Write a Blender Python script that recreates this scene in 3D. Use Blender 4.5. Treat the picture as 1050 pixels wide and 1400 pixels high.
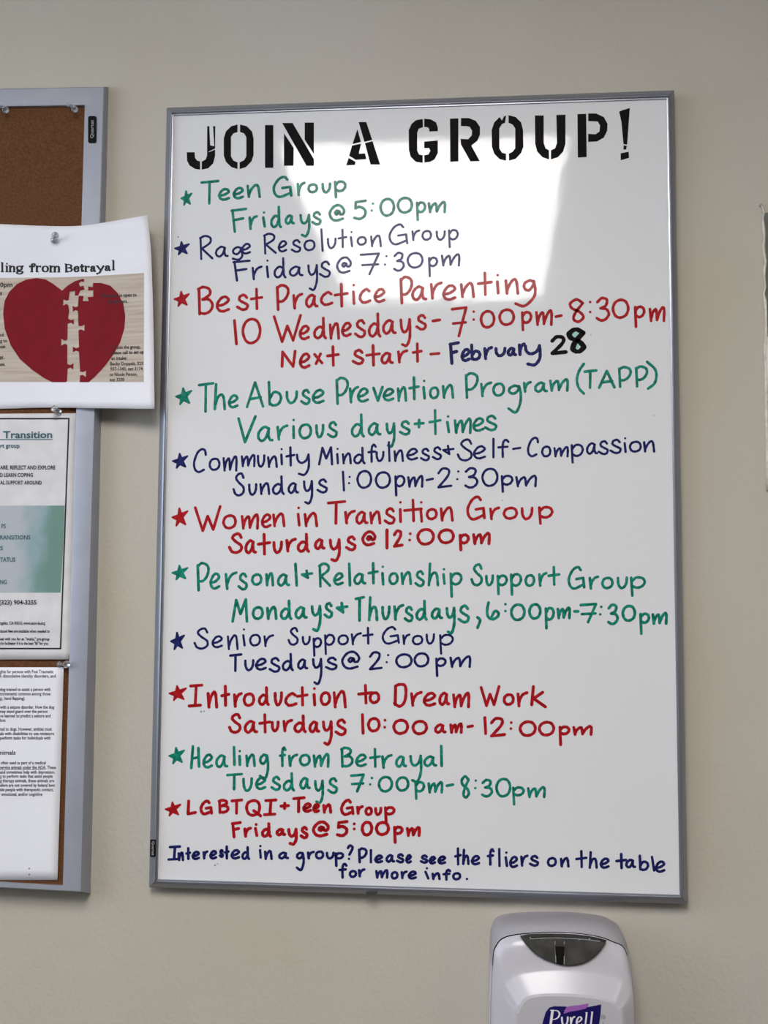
import bpy, bmesh, math, random
from mathutils import Vector, Matrix
for o in list(bpy.data.objects):
    bpy.data.objects.remove(o)
S = bpy.context.scene
COL = S.collection
random.seed(7)

# ------------------------------------------------------------------ camera
W, H, F = 1050.0, 1400.0, 1515.69
ZB = 1.60                                   # height of the whiteboard's centre
R = ((0.99561709, 0.09327279, 0.00684075),
     (-0.00120052, 0.08588493, -0.99630434),
     (-0.0935156, 0.99192942, 0.08562048))  # rows: right, down, forward
CAM = Vector((0.08630053, -1.28262291, ZB - 0.1421771))
cd = bpy.data.cameras.new('camera')
cam = bpy.data.objects.new('camera', cd)
COL.objects.link(cam)
cam.matrix_world = Matrix(((R[0][0], -R[1][0], -R[2][0], CAM.x),
                           (R[0][1], -R[1][1], -R[2][1], CAM.y),
                           (R[0][2], -R[1][2], -R[2][2], CAM.z),
                           (0, 0, 0, 1)))
cd.sensor_width = 36.0
cd.lens = F / H * 36.0
cd.clip_start = 0.01
S.camera = cam

# ------------------------------------------------------------------ view, world
S.view_settings.view_transform = 'Standard'
S.view_settings.look = 'None'
S.view_settings.gamma = 1.0
S.view_settings.use_curve_mapping = False
S.view_settings.exposure = -0.12
LAMP_L = 19.0          # radiance of the ceiling panels
SIDE_L = 6.0
WIN_P = 20.0          # daylight through the side window
wd = bpy.data.worlds.new('world')
S.world = wd
wd.use_nodes = True
wd.node_tree.nodes['Background'].inputs[0].default_value = (0.75, 0.86, 1.0, 1)
wd.node_tree.nodes['Background'].inputs[1].default_value = 1.0

ROOM_X0, ROOM_X1, ROOM_Y, ROOM_H = -1.9, 2.4, -4.6, ZB + 0.93
WY0, WY1, WZ0, WZ1 = -2.0, -0.22, 1.25, 2.35    # the window opening in the left wall
ld = bpy.data.lights.new('daylight', 'AREA')
ld.shape = 'RECTANGLE'
ld.size = WY1 - WY0 - 0.1
ld.size_y = WZ1 - WZ0 - 0.1
ld.energy = WIN_P
ld.color = (0.66, 0.80, 1.0)
dl = bpy.data.objects.new('daylight', ld)
COL.objects.link(dl)
dl.location = (ROOM_X0 - 0.09, (WY0 + WY1) / 2, (WZ0 + WZ1) / 2)
dl.rotation_euler = (math.pi / 2, 0, -math.pi / 2)


# ------------------------------------------------------------------ helpers
def at(u, v, d=0.0):
    """point on the plane d metres in front of the wall, seen at pixel (u, v)"""
    a, b = (u - W / 2) / F, (v - H / 2) / F
    dr = Vector((R[0][i] * a + R[1][i] * b + R[2][i] for i in range(3)))
    k = (-d - CAM.y) / dr.y
    return CAM + dr * k


def lin(c):
    if isinstance(c, str):
        c = tuple(int(c[i:i + 2], 16) for i in (0, 2, 4))
    out = []
    for x in c:
        x /= 255.0
        out.append(x / 12.92 if x <= 0.04045 else ((x + 0.055) / 1.055) ** 2.4)
    return (out[0], out[1], out[2], 1.0)


def mat(name, col, rough=0.5, metal=0.0, coat=0.0, coat_rough=0.08, noise=None, bump=None, spec=0.5, trans=0.0, ior=1.45):
    """noise = (scale, second colour, detail); bump = (scale, distance)"""
    m = bpy.data.materials.new(name)
    m.use_nodes = True
    nt = m.node_tree
    b = nt.nodes['Principled BSDF']
    b.inputs['Base Color'].default_value = lin(col)
    b.inputs['Roughness'].default_value = rough
    b.inputs['Metallic'].default_value = metal
    b.inputs['Coat Weight'].default_value = coat
    b.inputs['Coat Roughness'].default_value = coat_rough
    b.inputs['Specular IOR Level'].default_value = spec
    b.inputs['Transmission Weight'].default_value = trans
    b.inputs['IOR'].default_value = ior
    tc = None
    if noise or bump:
        tc = nt.nodes.new('ShaderNodeTexCoord')
    if noise:
        n = nt.nodes.new('ShaderNodeTexNoise')
        n.inputs['Scale'].default_value = noise[0]
        n.inputs['Detail'].default_value = noise[2]
        nt.links.new(tc.outputs['Object'], n.inputs['Vector'])
        r = nt.nodes.new('ShaderNodeValToRGB')
        r.color_ramp.elements[0].position = 0.35
        r.color_ramp.elements[1].position = 0.68
        r.color_ramp.elements[0].color = lin(col)
        r.color_ramp.elements[1].color = lin(noise[1])
        nt.links.new(n.outputs['Fac'], r.inputs['Fac'])
        nt.links.new(r.outputs['Color'], b.inputs['Base Color'])
    if bump:
        n = nt.nodes.new('ShaderNodeTexNoise')
        n.inputs['Scale'].default_value = bump[0]
        n.inputs['Detail'].default_value = 3.0
        nt.links.new(tc.outputs['Object'], n.inputs['Vector'])
        bp = nt.nodes.new('ShaderNodeBump')
        bp.inputs['Strength'].default_value = 1.0
        bp.inputs['Distance'].default_value = bump[1]
        nt.links.new(n.outputs['Fac'], bp.inputs['Height'])
        nt.links.new(bp.outputs['Normal'], b.inputs['Normal'])
        if coat > 0:
            nt.links.new(bp.outputs['Normal'], b.inputs['Coat Normal'])
    return m


def empty(name, loc, label=None, cat=None, group=None, kind=None):
    o = bpy.data.objects.new(name, None)
    o.empty_display_size = 0.05
    COL.objects.link(o)
    o.location = loc
    tag(o, label, cat, group, kind)
    return o


def tag(o, label=None, cat=None, group=None, kind=None):
    for k, v in (('label', label), ('category', cat), ('group', group), ('kind', kind)):
        if v:
            o[k] = v
    return o


def obj(name, verts, faces, m, parent=None, smooth=False, label=None):
    """one mesh object; verts in world space"""
    org = Vector((0, 0, 0))
    if parent is not None:
        p = parent
        while p is not None:
            org += Vector(p.location)
            p = p.parent
    me = bpy.data.meshes.new(name)
    me.from_pydata([tuple(Vector(v) - org) for v in verts], [], faces)
    me.materials.append(m)
    if smooth:
        for p in me.polygons:
            p.use_smooth = True
    me.update()
    o = bpy.data.objects.new(name, me)
    COL.objects.link(o)
    o.parent = parent
    if label:
        o['label'] = label
    return o


class MB:
    """collects geometry for one mesh"""
    def __init__(self):
        self.v, self.f = [], []

    def add(self, vs, fs):
        n = len(self.v)
        self.v += [Vector(x) for x in vs]
        self.f += [tuple(i + n for i in f) for f in fs]

    def box(self, x0, x1, y0, y1, z0, z1):
        vs = [(x, y, z) for x in (x0, x1) for y in (y0, y1) for z in (z0, z1)]
        self.add(vs, [(0, 1, 3, 2), (4, 6, 7, 5), (0, 4, 5, 1), (2, 3, 7, 6), (0, 2, 6, 4), (1, 5, 7, 3)])

    def build(self, name, m, parent=None, smooth=False, label=None):
        return obj(name, self.v, self.f, m, parent, smooth, label)


def fix_normals(o):
    bm = bmesh.new()
    bm.from_mesh(o.data)
    bmesh.ops.remove_doubles(bm, verts=bm.verts, dist=1e-6)
    bmesh.ops.recalc_face_normals(bm, faces=bm.faces)
    bm.to_mesh(o.data)
    bm.free()
    return o


def bevel(o, w, seg=2):
    b = o.modifiers.new('bevel', 'BEVEL')
    b.width = w
    b.segments = seg
    b.limit_method = 'ANGLE'
    b.angle_limit = 0.6
    return o


def spline(pts, closed=False, n=7):
    """Catmull-Rom through 2D/3D points"""
    P = [Vector(p) for p in pts]
    if len(P) < 3:
        return P
    out = []
    m = len(P)
    rng = m if closed else m - 1
    for i in range(rng):
        if closed:
            p0, p1, p2, p3 = P[(i - 1) % m], P[i], P[(i + 1) % m], P[(i + 2) % m]
        else:
            p1, p2 = P[i], P[i + 1]
            p0 = P[i - 1] if i > 0 else p1 * 2 - p2
            p3 = P[i + 2] if i + 2 < m else p2 * 2 - p1
        for k in range(n):
            t = k / n
            out.append(0.5 * ((2 * p1) + (p2 - p0) * t + (2 * p0 - 5 * p1 + 4 * p2 - p3) * t * t + (3 * p1 - p0 - 3 * p2 + p3) * t ** 3))
    out.append(P[0].copy() if closed else P[-1].copy())
    return out


# ------------------------------------------------------------------ materials
M = {}
M['wall'] = mat('wall_paint', (186, 180, 165), 0.55, noise=(2.6, (191, 187, 179), 4.0), bump=(190, 0.0007), spec=0.3)
M['wall_plain'] = mat('room_paint', (140, 136, 126), 0.6)
M['ceiling'] = mat('ceiling_tile', (205, 203, 198), 0.8)
M['floor'] = mat('floor_vinyl', (84, 78, 70), 0.5)
M['alu'] = mat('brushed_aluminium', (150, 153, 163), 0.34, metal=0.65)
M['alu_satin'] = mat('satin_silver_frame', (156, 159, 170), 0.42, metal=0.3, noise=(30, (162, 165, 176), 2))
M['board'] = mat('whiteboard_enamel', (222, 223, 226), 0.45, coat=0.75, coat_rough=0.052, bump=(34, 0.00010), spec=0.1)
M['cork'] = mat('cork', (88, 55, 31), 0.85, noise=(420, (106, 70, 44), 4), bump=(500, 0.0004), spec=0.2)
M['black_plate'] = mat('black_plate', (8, 8, 11), 0.6, spec=0.15)
M['plate_ink'] = mat('plate_ink', (150, 150, 155), 0.4)


def ink(name, a, b):
    return mat(name, a, 0.5, coat=0.14, coat_rough=0.06, noise=(170, b, 3), spec=0.15)


M['green'] = ink('green_marker', (0, 98, 80), (26, 142, 122))
M['navy'] = ink('navy_marker', (10, 14, 70), (30, 36, 102))
M['red'] = ink('red_marker', (146, 4, 12), (178, 22, 32))
M['black'] = mat('black_marker', (8, 6, 6), 0.65, noise=(120, (18, 15, 14), 4), spec=0.12)
M['teal_wash'] = mat('teal_smear', (150, 205, 200), 0.4, coat=0.7)
M['smudge'] = mat('grey_smudge', (150, 150, 152), 0.5)
M['paper'] = mat('white_paper', (226, 226, 234), 0.7, noise=(14, (231, 231, 238), 2))
M['paper_aged'] = mat('photocopy_paper', (206, 204, 206), 0.7, noise=(45, (216, 215, 217), 3))
M['toner'] = mat('toner', (22, 22, 26), 0.6)
M['toner_teal'] = mat('toner_teal', (42, 92, 106), 0.6)
M['toner_grey'] = mat('toner_grey', (66, 58, 56), 0.6)
M['heart'] = mat('printed_red', (116, 2, 18), 0.6, noise=(60, (124, 4, 24), 3), spec=0.2)
M['wash_green'] = mat('printed_teal_wash', (108, 142, 134), 0.7)
nt = M['wash_green'].node_tree                       # a printed watercolour: teal at the right, pale clouds at the left
_tc = nt.nodes.new('ShaderNodeTexCoord')
_sx = nt.nodes.new('ShaderNodeSeparateXYZ')
_n = nt.nodes.new('ShaderNodeTexNoise')
_n.inputs['Scale'].default_value = 26
_n.inputs['Detail'].default_value = 3
_m = nt.nodes.new('ShaderNodeMath')
_m.operation = 'MULTIPLY_ADD'
_m.inputs[1].default_value = 0.06
_r = nt.nodes.new('ShaderNodeValToRGB')
_r.color_ramp.elements[0].position = 0.030
_r.color_ramp.elements[0].color = lin((172, 178, 184))
_r.color_ramp.elements[1].position = 0.068
_r.color_ramp.elements[1].color = lin((104, 138, 128))
_k = _r.color_ramp.elements.new(0.05)
_k.color = lin((134, 160, 166))
nt.links.new(_tc.outputs['Object'], _n.inputs['Vector'])
nt.links.new(_tc.outputs['Object'], _sx.inputs[0])
nt.links.new(_n.outputs['Fac'], _m.inputs[0])
nt.links.new(_sx.outputs['X'], _m.inputs[2])
nt.links.new(_m.outputs[0], _r.inputs['Fac'])
nt.links.new(_r.outputs['Color'], nt.nodes['Principled BSDF'].inputs['Base Color'])
M['lamp_frame'] = mat('lamp_frame', (230, 230, 230), 0.5)
M['pin'] = mat('clear_plastic', (236, 238, 242), 0.06, trans=0.85, ior=1.45)
M['steel'] = mat('steel', (170, 170, 172), 0.25, metal=1.0)
M['white_plastic'] = mat('white_plastic', (190, 188, 196), 0.22, spec=0.5, bump=(900, 0.00003))
M['grey_plastic'] = mat('pale_grey_plastic', (184, 182, 189), 0.4)
M['cap_plastic'] = mat('cap_plastic', (160, 158, 164), 0.4)
M['smoke'] = mat('smoked_window', (58, 58, 56), 0.12, noise=(60, (76, 75, 72), 2))
M['smoke_dark'] = mat('smoked_window_dark', (14, 13, 12), 0.25)
M['seam'] = mat('seam_dark', (20, 19, 20), 0.7)
M['logo_navy'] = mat('logo_navy', (16, 8, 88), 0.4)
M['logo_lilac'] = mat('logo_lilac', (152, 96, 176), 0.4)
M['logo_white'] = mat('logo_white', (228, 226, 232), 0.4)
M['panel_dark'] = mat('panel_dark', (84, 86, 78), 0.5, noise=(60, (104, 106, 98), 3))
M['panel_light'] = mat('panel_light', (226, 226, 218), 0.5)
M['paint_bead'] = mat('paint_bead', (222, 217, 206), 0.4, noise=(200, (196, 190, 178), 3), bump=(300, 0.001))

# wood-coloured printed picture with a faint grain
M['print_wood'] = mat('printed_wood', (176, 162, 148), 0.6)
nt = M['print_wood'].node_tree
_tc = nt.nodes.new('ShaderNodeTexCoord')
_mp = nt.nodes.new('ShaderNodeMapping')
_mp.inputs['Scale'].default_value = (6, 6, 130)
_n = nt.nodes.new('ShaderNodeTexNoise')
_n.inputs['Scale'].default_value = 2.0
_n.inputs['Detail'].default_value = 3.0
_r = nt.nodes.new('ShaderNodeValToRGB')
_r.color_ramp.elements[0].position = 0.3
_r.color_ramp.elements[1].position = 0.7
_r.color_ramp.elements[0].color = lin((172, 156, 140))
_r.color_ramp.elements[1].color = lin((196, 184, 172))
nt.links.new(_tc.outputs['Object'], _mp.inputs['Vector'])
nt.links.new(_mp.outputs['Vector'], _n.inputs['Vector'])
nt.links.new(_n.outputs['Fac'], _r.inputs['Fac'])
nt.links.new(_r.outputs['Color'], nt.nodes['Principled BSDF'].inputs['Base Color'])

lm = bpy.data.materials.new('lamp_diffuser')
lm.use_nodes = True
lm.node_tree.nodes.clear()
_e = lm.node_tree.nodes.new('ShaderNodeEmission')
_e.inputs[0].default_value = (1.0, 0.955, 0.915, 1)
_e.inputs[1].default_value = LAMP_L
_o = lm.node_tree.nodes.new('ShaderNodeOutputMaterial')
lm.node_tree.links.new(_e.outputs[0], _o.inputs[0])
lm2 = lm.copy()
lm2.node_tree.nodes['Emission'].inputs[1].default_value = SIDE_L


# ------------------------------------------------------------------ the room
def slab(name, *b, m='wall_plain'):
    mb = MB()
    mb.box(*b)
    return tag(mb.build(name, M[m]), kind='structure')


slab('wall_front', ROOM_X0 - 0.12, ROOM_X1 + 0.12, 0.0, 0.12, 0.0, ROOM_H, m='wall')
slab('wall_rear', ROOM_X0 - 0.12, ROOM_X1 + 0.12, ROOM_Y - 0.12, ROOM_Y, 0.0, ROOM_H)
slab('wall_right', ROOM_X1, ROOM_X1 + 0.12, ROOM_Y, 0.0, 0.0, ROOM_H)
slab('floor', ROOM_X0 - 0.12, ROOM_X1 + 0.12, ROOM_Y - 0.12, 0.12, -0.1, 0.0, m='floor')
slab('ceiling', ROOM_X0 - 0.12, ROOM_X1 + 0.12, ROOM_Y - 0.12, 0.12, ROOM_H, ROOM_H + 0.1, m='ceiling')
mb = MB()
for y0, y1, z0, z1 in ((ROOM_Y, WY0, 0, ROOM_H), (WY1, 0, 0, ROOM_H), (WY0, WY1, 0, WZ0), (WY0, WY1, WZ1, ROOM_H)):
    mb.box(ROOM_X0 - 0.12, ROOM_X0, y0, y1, z0, z1)
tag(mb.build('wall_left', M['wall_plain']), kind='structure')
mb = MB()
for y0, y1, z0, z1 in ((WY0, WY0 + 0.05, WZ0, WZ1), (WY1 - 0.05, WY1, WZ0, WZ1), (WY0 + 0.05, WY1 - 0.05, WZ0, WZ0 + 0.05),
                       (WY0 + 0.05, WY1 - 0.05, WZ1 - 0.05, WZ1)):
    mb.box(ROOM_X0 - 0.08, ROOM_X0 - 0.02, y0, y1, z0, z1)
tag(mb.build('window_1', M['lamp_frame']), kind='structure')


def troffer(x0, x1, y0, y1, m, label):
    t = empty('ceiling_light', ((x0 + x1) / 2, (y0 + y1) / 2, ROOM_H), label, 'ceiling light', 'fluorescent ceiling panels')
    f = MB()
    w = 0.02
    for b in ((x0 - w, x0, y0 - w, y1 + w), (x1, x1 + w, y0 - w, y1 + w), (x0, x1, y0 - w, y0), (x0, x1, y1, y1 + w)):
        f.box(b[0], b[1], b[2], b[3], ROOM_H - 0.012, ROOM_H)
    f.build('frame', M['lamp_frame'], t)
    d = MB()
    d.box(x0, x1, y0, y1, ROOM_H - 0.008, ROOM_H - 0.001)
    d.build('diffuser', m, t)


troffer(-0.40, 0.27, -2.52, -1.19, lm, 'fluorescent ceiling panel mirrored in the upper half of the whiteboard')
troffer(-1.78, -1.15, -2.42, -1.21, lm2, 'fluorescent ceiling panel to the left of the camera on the window side')
troffer(1.45, 2.06, -2.42, -1.20, lm2, 'fluorescent ceiling panel to the right of the camera')

# ------------------------------------------------------------------ panel cut by the right edge of the photo
EDGE = [(1045.5, 291), (1044, 300), (1044.5, 312), (1046.5, 326), (1044.5, 336), (1045.5, 346), (1048, 358), (1046, 368), (1046.5, 380),
        (1047.5, 392), (1045.5, 402), (1047.5, 414), (1048, 430), (1048, 445), (1048.5, 460), (1046.5, 482), (1047.5, 505), (1048, 530),
        (1048.5, 560), (1049, 590), (1049.8, 630), (1050.3, 670)]
xr = at(1050, 500).x + 0.18
pan = empty('wall_panel', at(1100, 480), 'dark and white wall panel with chipped paint edge, cut off by right side of photo', 'panel')
mb = MB()
up = [at(u, v, 0.003) for u, v in EDGE[:15]]
n = len(up)
mb.add(up + [Vector((xr, -0.003, p.z)) for p in up], [(i, i + 1, n + i + 1, n + i) for i in range(n - 1)])
mb.add([p + Vector((0, 0.003, 0)) for p in up] + up, [(i, i + 1, n + i + 1, n + i) for i in range(n - 1)])
mb.build('dark_face', M['panel_dark'], pan)
mb = MB()
lo = [at(u, v, 0.003) for u, v in EDGE[14:]]
n = len(lo)
mb.add(lo + [Vector((xr, -0.003, p.z)) for p in lo], [(i, i + 1, n + i + 1, n + i) for i in range(n - 1)])
mb.add([p + Vector((0, 0.003, 0)) for p in lo] + lo, [(i, i + 1, n + i + 1, n + i) for i in range(n - 1)])
mb.build('white_face', M['panel_light'], pan)


def tube(path, radii, m, name, parent, sides=8, squash=1.0):
    mb = MB()
    rings = []
    for i, p in enumerate(path):
        a = path[max(i - 1, 0)]
        b = path[min(i + 1, len(path) - 1)]
        t = (b - a).normalized()
        s = t.cross(Vector((0, 1, 0)))
        if s.length < 1e-5:
            s = Vector((1, 0, 0))
        s.normalize()
        q = s.cross(t)
        r = radii[i] if isinstance(radii, list) else radii
        rings.append([p + s * (math.cos(2 * math.pi * k / sides) * r) + q * (math.sin(2 * math.pi * k / sides) * r * squash) for k in range(sides)])
    vs = [v for r in rings for v in r]
    fs = [(i * sides + k, i * sides + (k + 1) % sides, (i + 1) * sides + (k + 1) % sides, (i + 1) * sides + k) for i in range(len(path) - 1) for k in range(sides)]
    fs += [tuple(range(sides)), tuple((len(path) - 1) * sides + k for k in range(sides))]
    mb.add(vs, fs)
    return mb.build(name, m, parent, True)


bead = [(1039.5, 279), (1042, 283), (1044.5, 289)] + [(u - 0.6 + random.uniform(-.4, .4), v) for u, v in EDGE]
tube([at(u, v, 0.002) for u, v in bead], [random.uniform(0.0009, 0.0022) for _ in bead], M['paint_bead'], 'paint_bead', pan)


# ------------------------------------------------------------------ frames made of four mitred rails
def frame(O, I, prof, m, parent, name='frame_rail', dfun=None):
    """O, I = outer and inner corners (world points, clockwise); prof = [(t, depth)] from outer to inner"""
    for k in range(4):
        mb = MB()
        a0, a1, b0, b1 = O[k], O[(k + 1) % 4], I[k], I[(k + 1) % 4]
        steps = 12
        vs = []
        for s in range(steps + 1):
            q = s / steps
            q = 0.0003 + 0.9994 * q
            for t, d in prof:
                p0 = a0.lerp(b0, t)
                p1 = a1.lerp(b1, t)
                p = p0.lerp(p1, q)
                dd = d if dfun is None else dfun(p, d)
                vs.append(Vector((p.x, -dd, p.z)))
        n = len(prof)
        fs = [(s * n + j, s * n + j + 1, (s + 1) * n + j + 1, (s + 1) * n + j) for s in range(steps) for j in range(n - 1)]
        fs += [tuple(range(n)), tuple(steps * n + j for j in range(n))]
        mb.add(vs, fs)
        o = mb.build(name, m, parent)
        fix_normals(o)
        for p in o.data.polygons:
            p.use_smooth = len(p.vertices) == 4
        o.data.set_sharp_from_angle(angle=math.radians(40))


def fill(mb, poly, d, sub=None):
    """flat polygon given in pixels, triangulated, on depth d (number or function of u, v)"""
    from mathutils.geometry import tessellate_polygon
    tris = tessellate_polygon([[Vector((p[0], p[1], 0)) for p in poly]])
    df = d if callable(d) else (lambda u, v: d)
    mb.add([at(p[0], p[1], df(p[0], p[1])) for p in poly], [tuple(t) for t in tris])


def ribbon(mb, path, hw, d, closed=False, caps=True, nib=None):
    """flat pen stroke along a pixel path; hw = half width in pixels"""
    df = d if callable(d) else (lambda u, v: d)
    P = [Vector((p[0], p[1])) for p in path]
    Q = [P[0]]
    for p in P[1:]:
        if (p - Q[-1]).length > 0.12:
            Q.append(p)
    P = Q
    if len(P) == 1:
        c = P[0]
        n = 10
        mb.add([at(c.x + hw * math.cos(2 * math.pi * k / n), c.y + hw * math.sin(2 * math.pi * k / n), df(c.x, c.y)) for k in range(n)], [tuple(range(n))])
        return
    L, Rr = [], []
    for i, p in enumerate(P):
        a = P[i - 1] if i > 0 else p
        b = P[i + 1] if i + 1 < len(P) else p
        if closed and i == 0:
            a = P[-2]
        if closed and i == len(P) - 1:
            b = P[1]
        t1 = (p - a)
        t2 = (b - p)
        t = (t1.normalized() if t1.length > 0 else Vector((0, 0))) + (t2.normalized() if t2.length > 0 else Vector((0, 0)))
        if t.length < 0.3:
            t = t2 if t2.length > 0 else t1
        t.normalize()
        nrm = Vector((-t.y, t.x))
        w = hw * (1.0 + 0.07 * math.sin(i * 1.3 + P[0].x))
        if nib:
            w = hw * (nib + (1 - nib) * abs(t.y) ** 1.2)
        k = 1.0
        if t1.length > 0 and t2.length > 0:
            c = max(-1, min(1, t1.normalized().dot(t2.normalized())))
            k = min(1.25, 1 / max(0.5, math.sqrt((1 + c) / 2)))
        L.append(p + nrm * w * k)
        Rr.append(p - nrm * w * k)
    n = len(P)
    mb.add([at(p.x, p.y, df(p.x, p.y)) for p in L + Rr], [(i, i + 1, n + i + 1, n + i) for i in range(n - 1)])
    if caps and not closed:
        for c in (P[0], P[-1]):
            m_ = 10
            mb.add([at(c.x + hw * math.cos(2 * math.pi * k / m_), c.y + hw * math.sin(2 * math.pi * k / m_), df(c.x, c.y) - 1e-6) for k in range(m_)], [tuple(range(m_))])


# ------------------------------------------------------------------ printed text (built-in font turned into mesh)
_fc = {}


def font_mesh(s, bold):
    bold = True
    key = (s, bold)
    if key not in _fc:
        cu = bpy.data.curves.new('t', 'FONT')
        cu.body = s
        cu.size = 1.0
        cu.resolution_u = 2
        cu.offset = 0.022 if bold else 0.004
        to = bpy.data.objects.new('t', cu)
        COL.objects.link(to)
        dg = bpy.context.evaluated_depsgraph_get()
        dg.update()
        me = to.evaluated_get(dg).to_mesh()
        vs = [v.co.copy() for v in me.vertices]
        fs = [tuple(p.vertices) for p in me.polygons]
        to.evaluated_get(dg).to_mesh_clear()
        bpy.data.objects.remove(to)
        bpy.data.curves.remove(cu)
        _fc[key] = (vs, fs)
    return _fc[key]


def text(mb, s, x0, x1, y0, y1, cap, d, bold=False):
    """text from pixel x0 to x1 with baseline y0..y1 and cap height in pixels, on depth function d"""
    vs, fs = font_mesh(s, bold)
    a = min(v.x for v in vs)
    b = max(v.x for v in vs)
    df = d if callable(d) else (lambda u, v: d)
    out = []
    for v in vs:
        t = (v.x - a) / (b - a)
        u = x0 + (x1 - x0) * t
        w = y0 + (y1 - y0) * t - v.y / 0.70 * cap
        out.append(at(u, w, df(u, w)))
    mb.add(out, fs)


def vtext(mb, s, poly, d):
    """text inside a pixel quadrilateral: poly = start of baseline, end of baseline, end of top, start of top"""
    vs, fs = font_mesh(s, True)
    a = min(v.x for v in vs)
    b = max(v.x for v in vs)
    e = min(v.y for v in vs)
    g = max(v.y for v in vs)
    p = [Vector(q) for q in poly]
    out = []
    for v in vs:
        t = (v.x - a) / (b - a)
        r = (v.y - e) / (g - e)
        q = p[0].lerp(p[1], t).lerp(p[3].lerp(p[2], t), r)
        out.append(at(q.x, q.y, d))
    mb.add(out, fs)


# ================================================================== THE WHITEBOARD
WB = empty('whiteboard', (0, 0, ZB), 'large framed whiteboard headed JOIN A GROUP with a handwritten schedule', 'whiteboard')
OC = [(227.5, 146.5), (922, 122.5), (940.5, 1236.5), (203, 1213.5)]
IC = [(237, 157), (911.5, 134.5), (929.5, 1224), (215, 1202.5)]
O3 = [at(u, v, 0.014) for u, v in OC]
I3 = [at(u, v, 0.019) for u, v in IC]
PROF = [(0, 0.0), (0, 0.0125), (0.1, 0.015), (0.68, 0.0202), (0.78, 0.0208), (0.84, 0.0208), (0.86, 0.0184), (1.0, 0.0182), (1.0, 0.014)]
frame(O3, I3, PROF, M['alu'], WB)
BD = 0.0165
mb = MB()
bs = [p.copy() for p in I3]
q = [O3[k].lerp(I3[k], 0.75) for k in range(4)]
mb.add([Vector((p.x, -BD, p.z)) for p in q] + [Vector((p.x, -0.008, p.z)) for p in q],
       [(0, 1, 2, 3), (4, 7, 6, 5), (0, 4, 5, 1), (1, 5, 6, 2), (2, 6, 7, 3), (3, 7, 4, 0)])
fix_normals(mb.build('writing_surface', M['board'], WB))

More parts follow.
